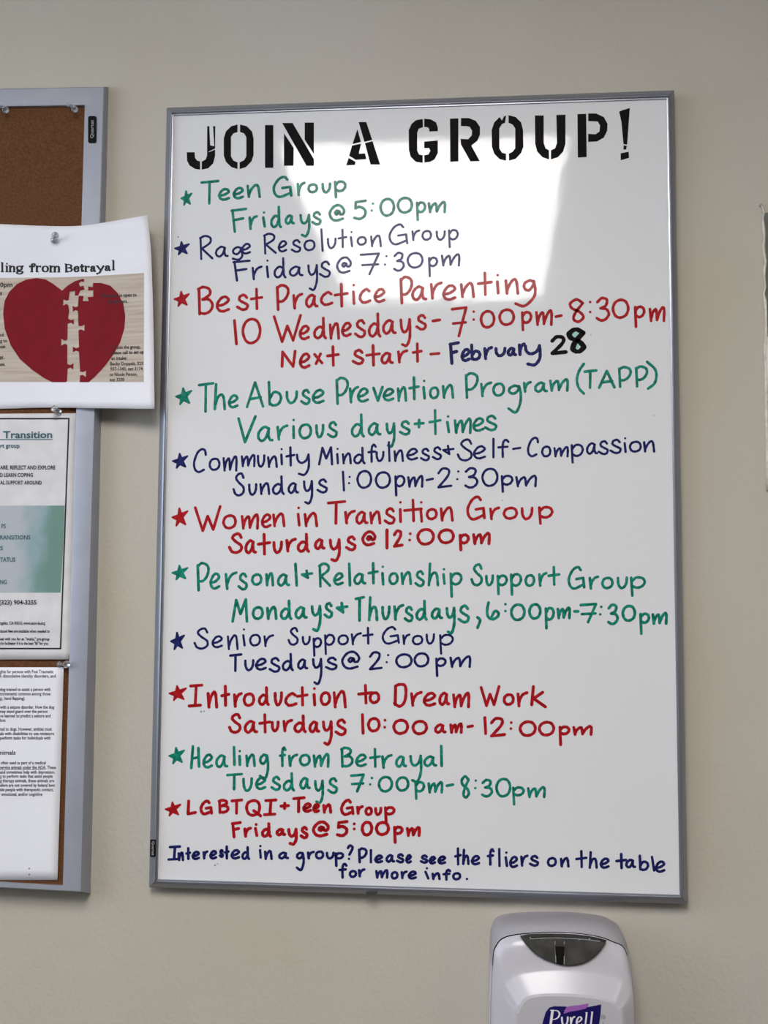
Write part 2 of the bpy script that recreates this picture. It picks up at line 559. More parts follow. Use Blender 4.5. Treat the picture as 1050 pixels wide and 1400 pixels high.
# ---- handwriting: every glyph is a set of pen strokes in a unit box, fitted to the letter's own box
G = {
 'A': 'l 0,1 .5,0 1,.98;l .2,.68 .85,.6',
 'B': 'l .05,.06 .1,1;s .0,.08 .35,0 .78,.08 .8,.28 .3,.46;s .3,.46 .75,.46 1,.64 .88,.86 .5,.98 .08,.95',
 'C': 's .95,.25 .88,.06 .62,.01 .28,.18 .03,.58 .1,.88 .4,1 .8,.9',
 'D': 'l .12,.06 .08,.92;s .1,.08 .4,0 .9,.04 1,.4 .85,.82 .45,1 .02,.86',
 'F': 'l .06,.06 .22,1;l 0,.08 1,0;l .12,.5 .8,.42',
 'G': 's .78,.14 .6,0 .28,.14 .03,.52 .1,.86 .38,1 .92,.82;l .5,.56 .94,.5 1,.94',
 'H': 'l .22,0 .02,1;l .88,.08 .96,.93;l .1,.57 .93,.5',
 'I': 'l .12,.06 1,.02;l .56,.06 .48,.96;l 0,.98 .9,.94',
 'L': 'l .1,0 .02,1 1,.88',
 'M': 'l 0,1 .25,.03 .55,.66 .92,0 1,1',
 'N': 'l 0,1 .04,.05 .85,1 1,0',
 'P': 'l .02,.08 .1,1;s .02,.12 .4,0 .88,.08 1,.28 .8,.52 .45,.66 .08,.66',
 'Q': 'c .5,0 .12,.14 0,.48 .14,.84 .45,.96 .82,.8 .92,.4 .8,.1;l .5,.66 1,1',
 'R': 'l .04,.08 .1,1;s 0,.1 .4,0 .82,.08 .8,.3 .12,.56;l .14,.54 1,.97',
 'S': 's .92,.2 .74,.01 .42,.05 .24,.22 .5,.42 .9,.62 .9,.86 .55,1 .18,.94 0,.72',
 'T': 'l 0,.07 1,0;l .48,.05 .46,1',
 'V': 'l 0,.08 .38,1 1,0',
 'W': 'l 0,.05 .3,1 .5,.4 .72,.95 1,0',
 'a': 's .78,.12 .46,0 .1,.36 .06,.78 .3,1 .58,.74 .76,.14;s .76,.1 .74,.6 .84,.9 1,.94',
 'b': 'l .04,0 .1,.96;s .1,.72 .42,.44 .84,.48 1,.7 .78,.94 .36,1 .1,.9',
 'c': 's .92,.14 .62,0 .18,.3 .04,.7 .3,.99 .66,.98 1,.86',
 'd': 's .8,.52 .46,.44 .1,.64 .08,.88 .34,1 .64,.86 .82,.55;s .8,0 .82,.5 .86,.86 1,1',
 'e': 's .1,.62 .55,.52 .94,.24 .72,.0 .34,.1 .03,.55 .16,.9 .5,1 .96,.86',
 'f': 's 1,.12 .76,0 .52,.1 .42,.4 .44,1;l 0,.44 .9,.4',
 'g': 's .84,.14 .5,0 .1,.36 .1,.82 .45,1 .78,.6 .88,.1;s .86,.06 1,.9 .96,1.5 .6,2 .02,1.8',
 'ǧ': 's .9,.1 .72,0 .46,.3 .46,.8 .66,1 .86,.6 .94,.1;s .92,.06 1,.9 .92,1.45 .45,2 .0,1.85',
 'h': 'l .12,0 .0,1;s .03,.86 .3,.52 .66,.42 .86,.58 .95,1',
 'i': 'd .5,0;l .4,.36 .6,1',
 'k': 'l .12,0 0,.9;l .8,.28 .08,.62;l .12,.58 1,1',
 'l': 'l .1,0 .9,1',
 'm': 'l .0,.12 .08,1;s .07,.9 .2,.4 .38,.14 .46,.3 .5,.94;s .5,.9 .68,.34 .9,0 1,.2 .98,1',
 'n': 'l .0,.08 .1,1;s .08,.86 .32,.34 .66,0 .88,.16 1,1',
 'o': 'c .55,0 .16,.14 0,.55 .18,.92 .52,1 .88,.82 1,.45 .86,.1',
 'p': 'l .02,.05 .1,2;s .06,.4 .38,.04 .82,.08 1,.45 .8,.86 .42,1 .1,.84',
 'r': 'l .04,.1 .16,1;s .12,.84 .3,.42 .6,.12 1,0',
 's': 's .92,.18 .66,0 .28,.1 .22,.34 .6,.52 .98,.68 .88,.94 .48,1 0,.82',
 't': 'l .5,0 .54,1;l 0,.5 1,.42',
 'u': 's 0,.04 .05,.62 .32,1 .7,.9 .95,.5 1,.0',
 'v': 'l 0,.06 .48,1 1,0',
 'x': 'l 0,.05 1,.92;l .8,0 .2,1',
 'y': 's 0,.04 .08,.66 .36,.96 .74,.7 .94,.08;s .94,.0 .98,.7 .94,1.45 .62,2 .16,1.92',
 '0': 'c .5,0 .16,.14 0,.5 .16,.88 .48,1 .86,.84 1,.46 .84,.1',
 '1': 'l .1,0 .9,1',
 '2': 's .04,.26 .36,.02 .8,.08 .74,.4 .04,.98;l .04,.98 1,.9',
 '3': 's .04,.18 .42,0 .84,.08 .74,.34 .3,.46;s .3,.46 .8,.5 1,.72 .72,.95 .34,1 0,.9',
 '5': 'l 1,0 .14,.08 .1,.42;s .1,.42 .5,.34 .95,.52 .92,.82 .5,1 .0,.94',
 '6': 's .14,0 .02,.5 .12,.86 .5,1 .92,.82 .94,.6 .66,.52 .4,.84',
 '7': 'l 0,.06 1,0 .48,1;l .08,.56 .96,.52',
 '8': 's .92,.16 .5,0 .08,.18 .2,.4 .7,.56 .96,.8 .62,1 .3,.88 .44,.58 .92,.16',
 '@': 's .68,.4 .5,.36 .38,.5 .5,.6 .68,.42 .74,.58 .94,.56 1,.3 .7,.0 .3,.08 .0,.5 .14,.88 .46,1 .92,.88',
 '+': 'l .5,0 .48,1;l 0,.55 1,.45',
 '&': 'l .46,0 .6,1 0,.52 1,.38',
 '-': 'l 0,.65 1,.35',
 ':': 'd .5,0;d .4,1',
 ',': 's .2,0 .95,.3 .2,1',
 '(': 's 1,0 .3,.25 0,.55 .3,.82 1,1',
 ')': 's 0,0 .8,.25 1,.5 .8,.8 .1,1',
 '?': 's 0,.18 .4,0 .95,.1 .85,.32 .3,.68;d .22,1',
 '.': 'd .5,.5',
 'se': 'l .08,.48 .95,.46;s .95,.46 .9,.12 .55,0 .14,.18 .03,.6 .2,.94 .6,1 .97,.82',
 'sa': 's .1,.22 .4,0 .72,.08 .78,.4 .78,.85 1,.97;s .78,.42 .3,.5 .03,.75 .2,.99 .55,.92 .78,.72',
 'st': 's .44,0 .42,.5 .44,.86 .65,1 .98,.9;l 0,.27 .92,.25',
 'sy': 'l .06,.02 .52,.98;s .96,.02 .6,1 .36,1.7 .02,1.95',
 'sf': 's .98,.1 .7,0 .44,.1 .4,.4 .4,1;l 0,.36 .8,.35',
 'sg': 'c .45,0 .14,.12 .06,.45 .16,.8 .45,.9 .75,.8 .84,.45 .75,.12;s .2,.88 .14,1.08 .5,1.2 .9,1.32 .94,1.65 .5,2 .06,1.75 .15,1.4 .5,1.2;l .74,.1 1,.02',
 'sr': 'l .25,.05 .25,1;s .25,.45 .5,.06 .98,.08',
 'sB': 'l .14,0 .14,1;s .14,.02 .55,0 .88,.12 .85,.38 .5,.48 .14,.48;s .14,.48 .7,.5 1,.72 .86,.96 .5,1 .14,.98',
 'sH': 'l .16,0 .16,1;l .84,0 .84,1;l .16,.5 .84,.5',
 'sn': 'l .14,.02 .14,1;s .14,.36 .45,.03 .76,.08 .86,.36 .86,1',
 'sm': 'l .08,.02 .08,1;s .08,.32 .28,.03 .44,.08 .5,.34 .5,1;s .5,.34 .7,.03 .86,.08 .92,.34 .92,1',
 'so': 'c .5,0 .14,.12 0,.5 .14,.88 .5,1 .86,.88 1,.5 .86,.12',
}


def parse(g):
    out = []
    for st in G[g].split(';'):
        k, *pts = st.split()
        P = [tuple(float(x) for x in p.split(',')) for p in pts]
        if k == 's':
            P = spline(P, n=6)
        elif k == 'c':
            P = spline(P, True, n=5)
        else:
            P = [Vector(p) for p in P]
        out.append((k, [Vector((p[0], p[1])) for p in P]))
    return out


GL = {g: parse(g) for g in G}
_dz = [0]


def glyph(mb, ch, x0, y0, x1, y1, hw, base=None, d=None, nib=None):
    d0 = BD + 0.00012 if d is None else d
    st = GL[ch]
    xs = [p.x for _, q in st for p in q]
    ys = [p.y for _, q in st for p in q]
    ax, bx, ay, by = min(xs), max(xs), min(ys), max(ys)
    X0, X1, Y0, Y1 = x0 + hw, x1 - hw, y0 + hw, y1 - hw
    if X1 - X0 < 0.3:
        X0 = X1 = (x0 + x1) / 2
    if Y1 - Y0 < 0.3:
        Y0 = Y1 = (y0 + y1) / 2

    def mp(p):
        x = X0 + (X1 - X0) * ((p.x - ax) / (bx - ax) if bx > ax else 0.5)
        if base is not None and by > 1.5:
            bb = base - hw
            y = Y0 + (bb - Y0) * (p.y - ay) / (1 - ay) if p.y <= 1 else bb + (Y1 - bb) * (p.y - 1) / (by - 1)
        else:
            y = Y0 + (Y1 - Y0) * ((p.y - ay) / (by - ay) if by > ay else 0.5)
        return (x, y)
    for k, q in st:
        _dz[0] = (_dz[0] + 1) % 9
        e = _dz[0] * 6e-6
        dd = (lambda u, v, e=e: d0(u, v) + e) if callable(d0) else d0 + e
        path = [mp(p) for p in q]
        if k == 'l' and len(path) > 2:                # sharp corners: one stroke per straight piece
            for j in range(len(path) - 1):
                dj = (lambda u, v, e=e, j=j: d0(u, v) + e + j * 2e-6) if callable(d0) else d0 + e + j * 2e-6
                ribbon(mb, path[j:j + 2], hw, dj, nib=nib)
            continue
        ribbon(mb, path, hw * (0.95 if k == 'd' else 1), dd, closed=(k == 'c'), nib=nib)


# crops used to take the letters' boxes: name -> (x origin, y origin, pixels per unit)
CR = {'a4': (240, 230, 5.25), 'a5': (420, 230, 4.773), 'a6': (230, 310, 5.25), 'a7': (420, 300, 4.773), 'a8': (230, 380, 5.25),
      'a9': (420, 370, 4.773), 'b0': (600, 370, 6.5625), 'b1': (740, 390, 5.833), 'b2': (370, 450, 4.565), 'b3': (590, 440, 4.565),
      'b4': (230, 500, 4.773), 'b5': (440, 490, 4.773), 'b6': (630, 480, 3.75), 'b7': (230, 590, 5), 'b8': (420, 590, 4.773),
      'b9': (600, 580, 7), 'c0': (700, 580, 5), 'c1': (230, 680, 5), 'c2': (430, 670, 5.25), 'c3': (600, 670, 5.833), 'c4': (230, 760, 5),
      'c5': (420, 760, 4.773), 'c6': (620, 760, 6.5625), 'c7': (750, 760, 5.833), 'c8': (220, 850, 5), 'c9': (420, 850, 4.375),
      'd0': (220, 925, 5), 'd1': (420, 925, 5.25), 'd2': (610, 925, 4.773), 'd3': (220, 1010, 5), 'd4': (420, 1010, 5.25),
      'd5': (580, 1040, 5.526), 'd6': (215, 1080, 5), 'd7': (400, 1080, 5.25), 'd8': (220, 1140, 4.375), 'd9': (440, 1140, 4.375),
      'e0': (670, 1140, 4.2)}
# (colour, half width, what it says, letters)
LINES = [
 ('green', 1.75, 'green line Teen Group', '#a4 T 177 82 316 262,e 303 140 393 235,e 408 132 493 225,n 508 110 614 215,G 695 52 840 215,r 868 95 935 202,#a5 o 0 97 72 165,u 92 92 158 166,p 173 78 258 198 158'),
 ('green', 1.75, 'green line Fridays @ 5:00pm', '#a4 F 393 282 515 465,r 522 335 592 445,i 620 308 650 428,d 678 268 765 432,a 782 330 858 408,y 888 325 970 498 408,#a5 s 25 278 95 375,@ 138 232 250 350,5 298 203 390 340,: 412 222 438 285,0 470 192 575 318,0 583 185 692 298,p 708 215 778 345 295,m 785 212 908 295'),
 ('navy', 1.45, 'navy line Rage Resolution Group', '#a6 R 220 58 325 240,a 335 135 435 222,g 455 138 540 245 205,e 522 115 595 200,R 680 42 780 200,e 785 95 855 185,s 878 88 955 188,#a7 o -25 130 55 208,l 85 58 108 212,u 128 118 192 195,t 198 60 262 188,i 278 75 300 182,o 322 108 390 172,n 410 98 488 182,G 530 25 660 170,r 680 65 738 142,o 745 68 815 140,u 838 70 905 140,p 918 62 990 188 138'),
 ('navy', 1.5, 'navy line Fridays @ 7:30pm', '#a6 F 460 235 592 395,r 598 278 678 385,i 700 235 725 370,d 755 218 850 372,a 865 278 972 360,#a7 y 0 290 72 468 372,s 75 268 155 382,@ 188 240 292 355,7 342 215 475 365,: 500 232 525 302,3 560 210 638 342,0 648 212 760 322,p 788 242 855 378 312,m 872 220 1000 308'),
 ('red', 1.85, 'red line Best Practice Parenting', '#a8 B 205 55 328 270,e 340 125 445 250,s 485 112 580 238,t 585 70 682 232,P 772 42 872 238,r 890 105 970 228,#a9 a -15 150 75 245,c 82 132 172 232,t 172 78 272 242,i 292 85 315 225,c 335 112 420 218,e 432 112 512 212,P 602 32 692 222,a 678 95 785 200,r 800 70 885 190,e 880 88 975 198,#b0 n 188 100 325 248,t 340 8 485 228,i 512 28 545 215,n 588 65 722 218,ǧ 675 75 878 332 190'),
 ('red', 1.85, 'red line 10 Wednesdays 7:00pm to 8:30pm', '#a8 1 465 295 500 485,0 525 285 670 478,W 750 258 960 468,e 935 335 1018 448,#a9 d 38 300 130 450,n 140 335 215 452,e 220 332 292 435,s 305 315 385 442,d 395 272 485 438,a 488 315 585 420,y 602 308 680 500 415,s 705 282 782 392,- 810 312 875 338,#b0 7 105 318 258 600,: 300 355 325 452,0 365 352 508 522,0 532 338 685 498,p 735 360 840 545 480,m 862 345 1025 498,#b1 - 105 230 172 262,8 218 102 348 302,: 378 122 402 225,3 432 90 550 292,0 560 105 705 270,p 738 160 832 342 265,m 855 165 992 295'),
 ('red', 1.9, 'red words Next start', '#b2 N 62 128 162 242,e 175 145 250 248,x 265 145 330 225,t 345 100 432 235,s 505 122 585 225,t 590 92 688 235,a 685 140 770 222,r 788 125 860 215,t 880 82 950 210,- 990 142 1060 165'),
 ('navy', 2.1, 'thick navy word February', '#b3 F 105 120 178 270,e 180 162 245 252,b 240 135 312 245,r 322 150 385 240,u 392 155 468 222,a 468 155 535 218,r 538 128 588 215,y 575 138 688 280 212'),
 ('black', 2.4, 'black number 28', '#b1 2 72 395 212 558'),
 ('green', 1.8, 'green line The Abuse Prevention Program (TAPP)', '#b4 T 192 105 302 308,h 295 112 378 292,e 388 185 460 280,A 505 100 628 278,b 648 98 745 268,u 765 160 848 252,s 860 150 930 258,e 935 150 1022 250,#b5 P 88 118 178 305,r 175 178 245 295,e 228 188 308 290,v 328 178 405 285,e 395 190 475 282,n 488 180 558 285,t 562 115 640 275,i 655 138 680 270,o 698 182 768 268,n 782 165 865 265,P 932 88 1025 265,#b6 r 98 155 162 238,o 160 160 228 235,g 238 170 315 322 225,r 318 152 365 215,a 375 155 448 215,m 452 138 555 210,( 588 58 638 225,T 628 92 702 195,A 702 95 795 195,P 805 75 878 190,P 892 72 962 188,) 948 48 1010 200'),
 ('green', 1.8, 'green line Various days + times', '#b4 V 450 322 578 508,a 578 390 688 500,r 705 382 785 490,i 808 345 828 480,o 848 375 940 482,u 958 378 1020 475,#b5 s 32 408 105 522,d 188 358 282 518,a 298 415 390 508,y 415 415 482 585 500,s 502 402 580 505,+ 598 392 672 458,t 695 330 782 502,i 810 370 838 490,m 860 385 980 495,#b6 e 58 338 122 415,s 118 325 188 412'),
 ('navy', 1.55, 'navy line Community Mindfulness + Self-Compassion', '#b7 C 168 112 265 285,o 275 178 358 270,m 370 162 475 275,m 495 152 598 245,u 605 155 665 248,n 675 162 750 250,i 765 112 785 232,t 800 100 870 240,y 872 148 970 305 225,#b8 M 70 95 170 222,i 188 105 208 215,n 225 135 292 215,d 300 98 382 215,f 392 78 455 205,u 445 125 505 200,l 525 62 545 200,n 562 115 632 200,e 645 105 725 190,s 735 105 802 195,s 812 95 880 188,& 880 85 962 155,#b9 S 170 135 325 358,e 325 200 452 338,l 510 128 535 328,f 558 138 678 325,- 700 215 790 248,C 842 118 960 318,#c0 o 198 145 270 228,m 282 148 390 228,p 400 132 492 270 225,a 505 122 590 210,s 585 108 662 212,s 665 98 750 205,i 762 88 785 198,o 798 112 888 195,n 895 108 980 195'),
 ('navy', 1.6, 'navy line Sundays 1:00pm to 2:30pm', '#b7 S 438 278 525 445,u 545 352 610 440,n 622 345 698 435,d 708 298 798 435,a 815 345 895 428,y 920 330 992 500 418,#b8 s 60 305 135 405,1 225 255 248 392,: 265 288 285 345,0 320 250 425 375,0 440 258 548 375,p 568 282 642 425 365,m 652 282 760 368,- 772 300 828 325,2 848 232 948 372,#b9 : 165 440 198 538,3 242 408 380 618,0 405 415 572 602,p 592 482 715 658 590,m 730 482 940 605'),
 ('red', 1.85, 'red line Women in Transition Group', '#c1 W 175 52 365 238,o 368 115 470 220,m 495 108 622 222,e 632 108 708 212,n 710 102 802 205,i 878 62 905 200,n 925 98 1025 205,#c2 T 88 72 228 250,r 212 140 298 248,a 292 148 388 250,n 392 145 480 248,s 495 122 582 250,i 605 78 628 238,t 635 62 778 232,i 752 78 780 235,o 798 128 885 218,n 898 115 1000 228,#c3 G 218 42 375 245,r 400 130 490 242,o 508 132 632 238,u 652 132 755 242,p 790 125 915 278 230'),
 ('red', 2.0, 'red line Saturdays @ 12:00pm', '#c1 S 408 238 512 388,a 520 285 608 390,t 605 242 705 398,u 712 295 785 388,r 800 275 880 378,d 878 242 970 380,#c2 a -5 345 80 432,y 102 345 190 518 438,s 218 325 302 440,@ 335 288 445 405,1 508 275 532 428,2 562 282 640 415,: 672 302 698 370,0 730 272 865 400,0 882 275 1008 390,#c3 p 158 345 248 490 435,m 265 332 415 440'),
 ('green', 1.8, 'green line Personal + Relationship Support Group', '#c4 P 192 40 285 245,e 280 112 358 232,r 385 105 475 235,s 472 112 545 238,o 565 118 645 205,n 662 110 725 210,a 742 118 835 212,l 860 45 888 212,& 905 92 992 160,#c5 R 70 42 158 208,e 168 105 240 195,l 265 42 288 202,a 300 108 388 192,t 392 38 468 188,i 482 62 505 195,o 528 105 598 192,n 608 98 685 192,s 698 92 768 205,h 785 42 862 200,i 880 78 905 190,p 928 105 1015 275 195,#c6 S 150 65 265 275,u 282 165 365 275,p 385 165 490 355 275,p 505 152 618 360 280,o 635 162 735 280,r 758 142 845 280,t 840 88 960 270,#c7 G 150 78 295 272,r 318 155 405 272,o 418 165 520 268,u 542 162 635 268,p 648 160 778 328 265'),
 ('green', 1.9, 'green line Mondays + Thursdays, 6:00pm to 7:30pm', '#c4 M 430 288 548 458,o 570 342 655 440,n 668 340 748 440,d 762 298 850 440,a 862 342 955 435,#c5 y 22 318 95 498 400,s 105 300 170 410,& 185 298 270 378,T 308 260 378 432,h 395 262 465 428,u 482 322 545 422,r 560 312 635 425,s 628 325 695 435,d 705 285 788 425,a 805 335 888 418,y 902 330 970 515 415,#c6 s 35 435 148 608,, 202 538 252 658,6 288 405 418 582,: 452 420 480 508,0 505 425 650 588,0 668 422 792 575,p 815 455 912 662 585,#c7 m 62 402 180 508,- 195 430 248 455,7 245 372 390 540,: 400 395 432 478,3 465 378 562 555,0 580 388 700 528,p 722 450 812 632 545,m 820 445 952 552'),
 ('navy', 1.5, 'navy line Senior Support Group', '#c8 S 222 38 328 192,e 345 92 425 182,n 450 85 532 195,i 555 45 580 170,o 602 82 685 170,r 700 85 775 175,S 865 35 942 165,u 962 95 1025 162,#c9 p 32 92 90 210 158,p 100 72 168 200 145,o 180 75 250 142,r 260 62 328 142,t 328 30 398 138,G 445 25 555 138,r 568 70 618 140,o 625 78 695 142,u 708 68 765 138,p 788 72 878 198 145'),
 ('navy', 1.65, 'navy line Tuesdays @ 2:00pm', '#c8 T 465 215 558 345,u 568 255 640 340,e 642 245 725 335,s 735 240 818 350,d 825 212 910 340,a 930 250 1008 330,#c9 y 28 215 92 380 285,s 105 208 182 292,@ 202 172 318 288,2 368 175 452 292,: 468 192 492 250,0 525 188 632 280,0 635 182 732 275,p 765 212 835 332 272,m 850 200 982 278'),
 ('red', 2.0, 'red line Introduction to Dream Work', '#d0 I 182 48 290 212,n 312 95 392 220,t 405 55 475 208,r 492 105 560 215,o 558 108 645 208,d 662 65 745 202,u 770 100 835 205,c 842 105 935 208,t 922 65 1010 205,#d1 i 38 75 65 215,o 88 105 172 212,n 182 95 285 230,t 358 52 478 200,o 440 105 525 198,D 615 45 720 225,r 738 102 830 218,e 828 108 928 218,a 940 108 1028 212,#d2 m 38 98 158 208,W 218 55 355 200,o 368 108 448 192,r 458 95 538 202,k 548 55 658 208'),
 ('red', 2.0, 'red line Saturdays 10:00am to 12:00pm', '#d0 S 458 248 552 392,a 565 295 665 392,t 665 250 755 390,u 750 300 812 382,r 830 288 905 382,d 905 258 998 388,#d1 a 8 315 95 408,y 105 312 185 498 400,s 195 300 285 428,1 385 262 412 418,0 428 290 528 402,: 545 302 570 375,0 610 302 732 420,0 748 310 868 422,a 910 335 1002 412,#d2 m 20 298 110 375,- 132 312 182 338,1 242 258 268 382,2 285 262 392 398,: 412 290 435 350,0 472 285 592 395,0 598 288 712 392,p 732 318 812 455 385,m 822 315 958 388'),
 ('green', 1.8, 'green line Healing from Betrayal', '#d3 H 198 42 270 210,e 282 100 358 205,a 370 105 462 202,l 490 48 512 188,i 528 75 550 188,n 575 100 650 195,g 668 100 742 285 180,f 805 52 860 195,r 868 100 940 195,o 942 102 1025 190,#d4 m 38 100 162 210,B 235 55 335 210,e 342 105 430 205,t 442 65 530 210,r 530 108 615 218,a 630 118 718 210,y 732 112 828 320 205,a 832 118 935 205,l 952 42 975 205'),
 ('green', 1.8, 'green line Tuesdays 7:00pm to 8:30pm', '#d3 T 445 232 562 355,u 555 262 630 365,e 642 255 722 352,s 748 252 822 358,d 832 228 918 362,a 945 260 1025 350,#d4 y 48 292 122 470 385,s 142 275 222 398,7 305 248 415 388,: 442 272 475 338,0 505 265 618 388,0 632 268 735 382,p 768 302 848 440 388,m 862 302 978 395,#d5 - 160 170 228 200,8 272 108 348 288,: 375 140 400 218,3 428 135 522 280,0 535 128 660 280,p 662 192 762 340 272,m 775 190 920 285'),
 ('red', 2.0, 'red line LGBTQI + Teen Group', '#d6 L 200 65 272 175,G 288 65 382 175,B 412 60 495 165,T 500 58 588 170,Q 600 62 718 188,I 722 58 822 180,+ 835 80 908 138,T 922 42 1015 160,#d7 e 68 88 140 165,e 140 92 198 168,n 212 95 285 172,G 340 62 445 188,r 455 108 512 180,o 515 118 578 188,u 585 120 645 188,p 655 115 740 240 185'),
 ('red', 2.1, 'red line Fridays @ 5:00pm', '#d6 F 502 212 578 332,r 588 250 648 328,i 660 225 692 322,d 708 220 785 328,a 808 258 882 318,y 888 258 962 382 330,s 972 245 1035 338,#d7 @ 138 218 268 342,5 310 215 402 340,: 430 232 455 292,0 488 220 580 335,0 590 222 700 332,p 720 255 798 388 325,m 812 258 922 338'),
 ('navy', 1.75, 'navy line Interested in a group? Please see the fliers on the table', '#d8 I 38 68 122 162,n 98 105 140 165,t 145 78 182 158,e 182 100 235 158,r 248 98 285 155,e 288 95 338 155,s 345 90 378 145,t 375 68 412 155,e 415 90 475 155,d 480 72 535 158,i 585 65 605 150,n 615 95 670 158,a 700 105 768 155,g 805 105 862 225 155,r 872 100 922 155,o 920 98 978 155,u 985 105 1040 155,#d9 p 75 108 135 200 155,? 148 62 192 158,P 215 80 275 178,l 285 90 302 178,e 312 122 368 178,a 380 120 440 175,s 442 115 495 178,e 498 120 540 180,s 585 122 638 180,e 638 130 685 185,e 690 128 745 185,t 790 80 838 190,h 838 88 885 188,e 890 125 948 190,f 985 85 1035 192,#e0 l 45 80 62 192,i 82 100 105 192,e 108 125 162 198,r 172 118 222 190,s 222 120 282 190,o 325 132 385 192,n 400 132 458 195,t 488 92 560 198,h 565 98 620 202,e 628 135 688 202,t 718 108 788 205,a 775 142 840 200,b 852 118 915 215,l 922 125 950 218,e 945 152 1008 225'),
 ('navy', 1.75, 'navy line for more info.', '#d9 f 98 172 155 270,o 160 215 212 265,r 215 205 262 262,m 318 210 400 270,o 410 222 460 275,r 470 218 515 272,e 512 218 570 275,i 612 198 645 275,n 655 228 712 278,f 720 208 775 282,o 778 228 835 280,. 858 258 878 282'),
]
for colour, hw, lab, spec in LINES:
    mb = MB()
    hw *= 1.07
    crop = None
    toks = spec.split(',')
    i = 0
    while i < len(toks):
        t = toks[i].strip('\n')
        if t == '':                                   # the comma glyph itself
            t = ',' + toks[i + 1]
            i += 1
        i += 1
        p = t.split()
        if p[0].startswith('#'):
            crop = CR[p[0][1:]]
            p = p[1:]
        ch, nums = p[0], [float(x) for x in p[1:]]
        ox, oy, s = crop
        b = oy + nums[4] / s if len(nums) > 4 else None
        glyph(mb, ch, ox + nums[0] / s, oy + nums[1] / s, ox + nums[2] / s, oy + nums[3] / s, hw, b)
    if lab == 'black number 28':
        for off in (-1.3, 1.3):
            glyph(mb, '8', 775.5 + off, 447.5, 800.5 + off, 483.5, 2.6)
    mb.build('handwriting', M[colour], WB, label=lab)
# pale teal remains of an older figure inside the 8
mb = MB()
for cx, cy, rx, ry in ((786, 457, 4.6, 5), (787.5, 472, 5, 6)):
    fill(mb, [(cx + rx * math.cos(a * math.pi / 6), cy + ry * math.sin(a * math.pi / 6)) for a in range(12)], BD + 0.00008)
mb.build('wiped_ink', M['teal_wash'], WB, label='pale teal remains of wiped ink inside the 8')
for u, v, r in ((294, 1183, 1.4), (297.5, 1181, 1.0), (243.5, 324, 1.3), (275, 973, 1.6), (279, 972.5, 1.2), (687, 684, 0.9), (808, 458, 0.8), (634, 505, 0.8), (894, 568, 0.8)):
    mb = MB()
    ribbon(mb, [(u, v)], r, BD + 0.0001)
    mb.build('ink_speck', M['smudge'], WB)

STARS = [('green', 'a4', 35, 158, 122, 270), ('navy', 'a6', 42, 103, 155, 205), ('red', 'a8', 38, 92, 155, 208), ('green', 'b4', 45, 140, 158, 258),
         ('navy', 'b7', 25, 145, 138, 255), ('red', 'c1', 22, 68, 138, 200), ('green', 'c4', 22, 60, 138, 168), ('navy', 'c8', 62, 68, 165, 195),
         ('red', 'd0', 52, 58, 178, 168), ('green', 'd3', 50, 55, 165, 175), ('red', 'd6', 50, 78, 165, 182)]
STARTIP = [(.46, 0), (1, .17), (.86, .92), (.26, 1), (0, .52)]
for colour, c, x0, y0, x1, y1 in STARS:
    ox, oy, s = CR[c]
    x0, x1, y0, y1 = ox + x0 / s, ox + x1 / s, oy + y0 / s, oy + y1 / s
    mb = MB()
    tip = [(x0 + 1.2 + (x1 - x0 - 2.4) * a, y0 + 1.2 + (y1 - y0 - 2.4) * b) for a, b in STARTIP]
    cx, cy = sum(p[0] for p in tip) / 5, sum(p[1] for p in tip) / 5
    poly = []
    for k in range(5):
        a, b = tip[k], tip[(k + 1) % 5]
        poly += [a, (cx + ((a[0] + b[0]) / 2 - cx) * 0.52, cy + ((a[1] + b[1]) / 2 - cy) * 0.52)]
    fill(mb, poly, BD + 0.00011)
    order = [0, 2, 4, 1, 3, 0]
    for k in range(5):
        ribbon(mb, [tip[order[k]], tip[order[k + 1]]], 1.25, BD + 0.00013 + k * 6e-6)
    mb.build('star', M[colour], WB)

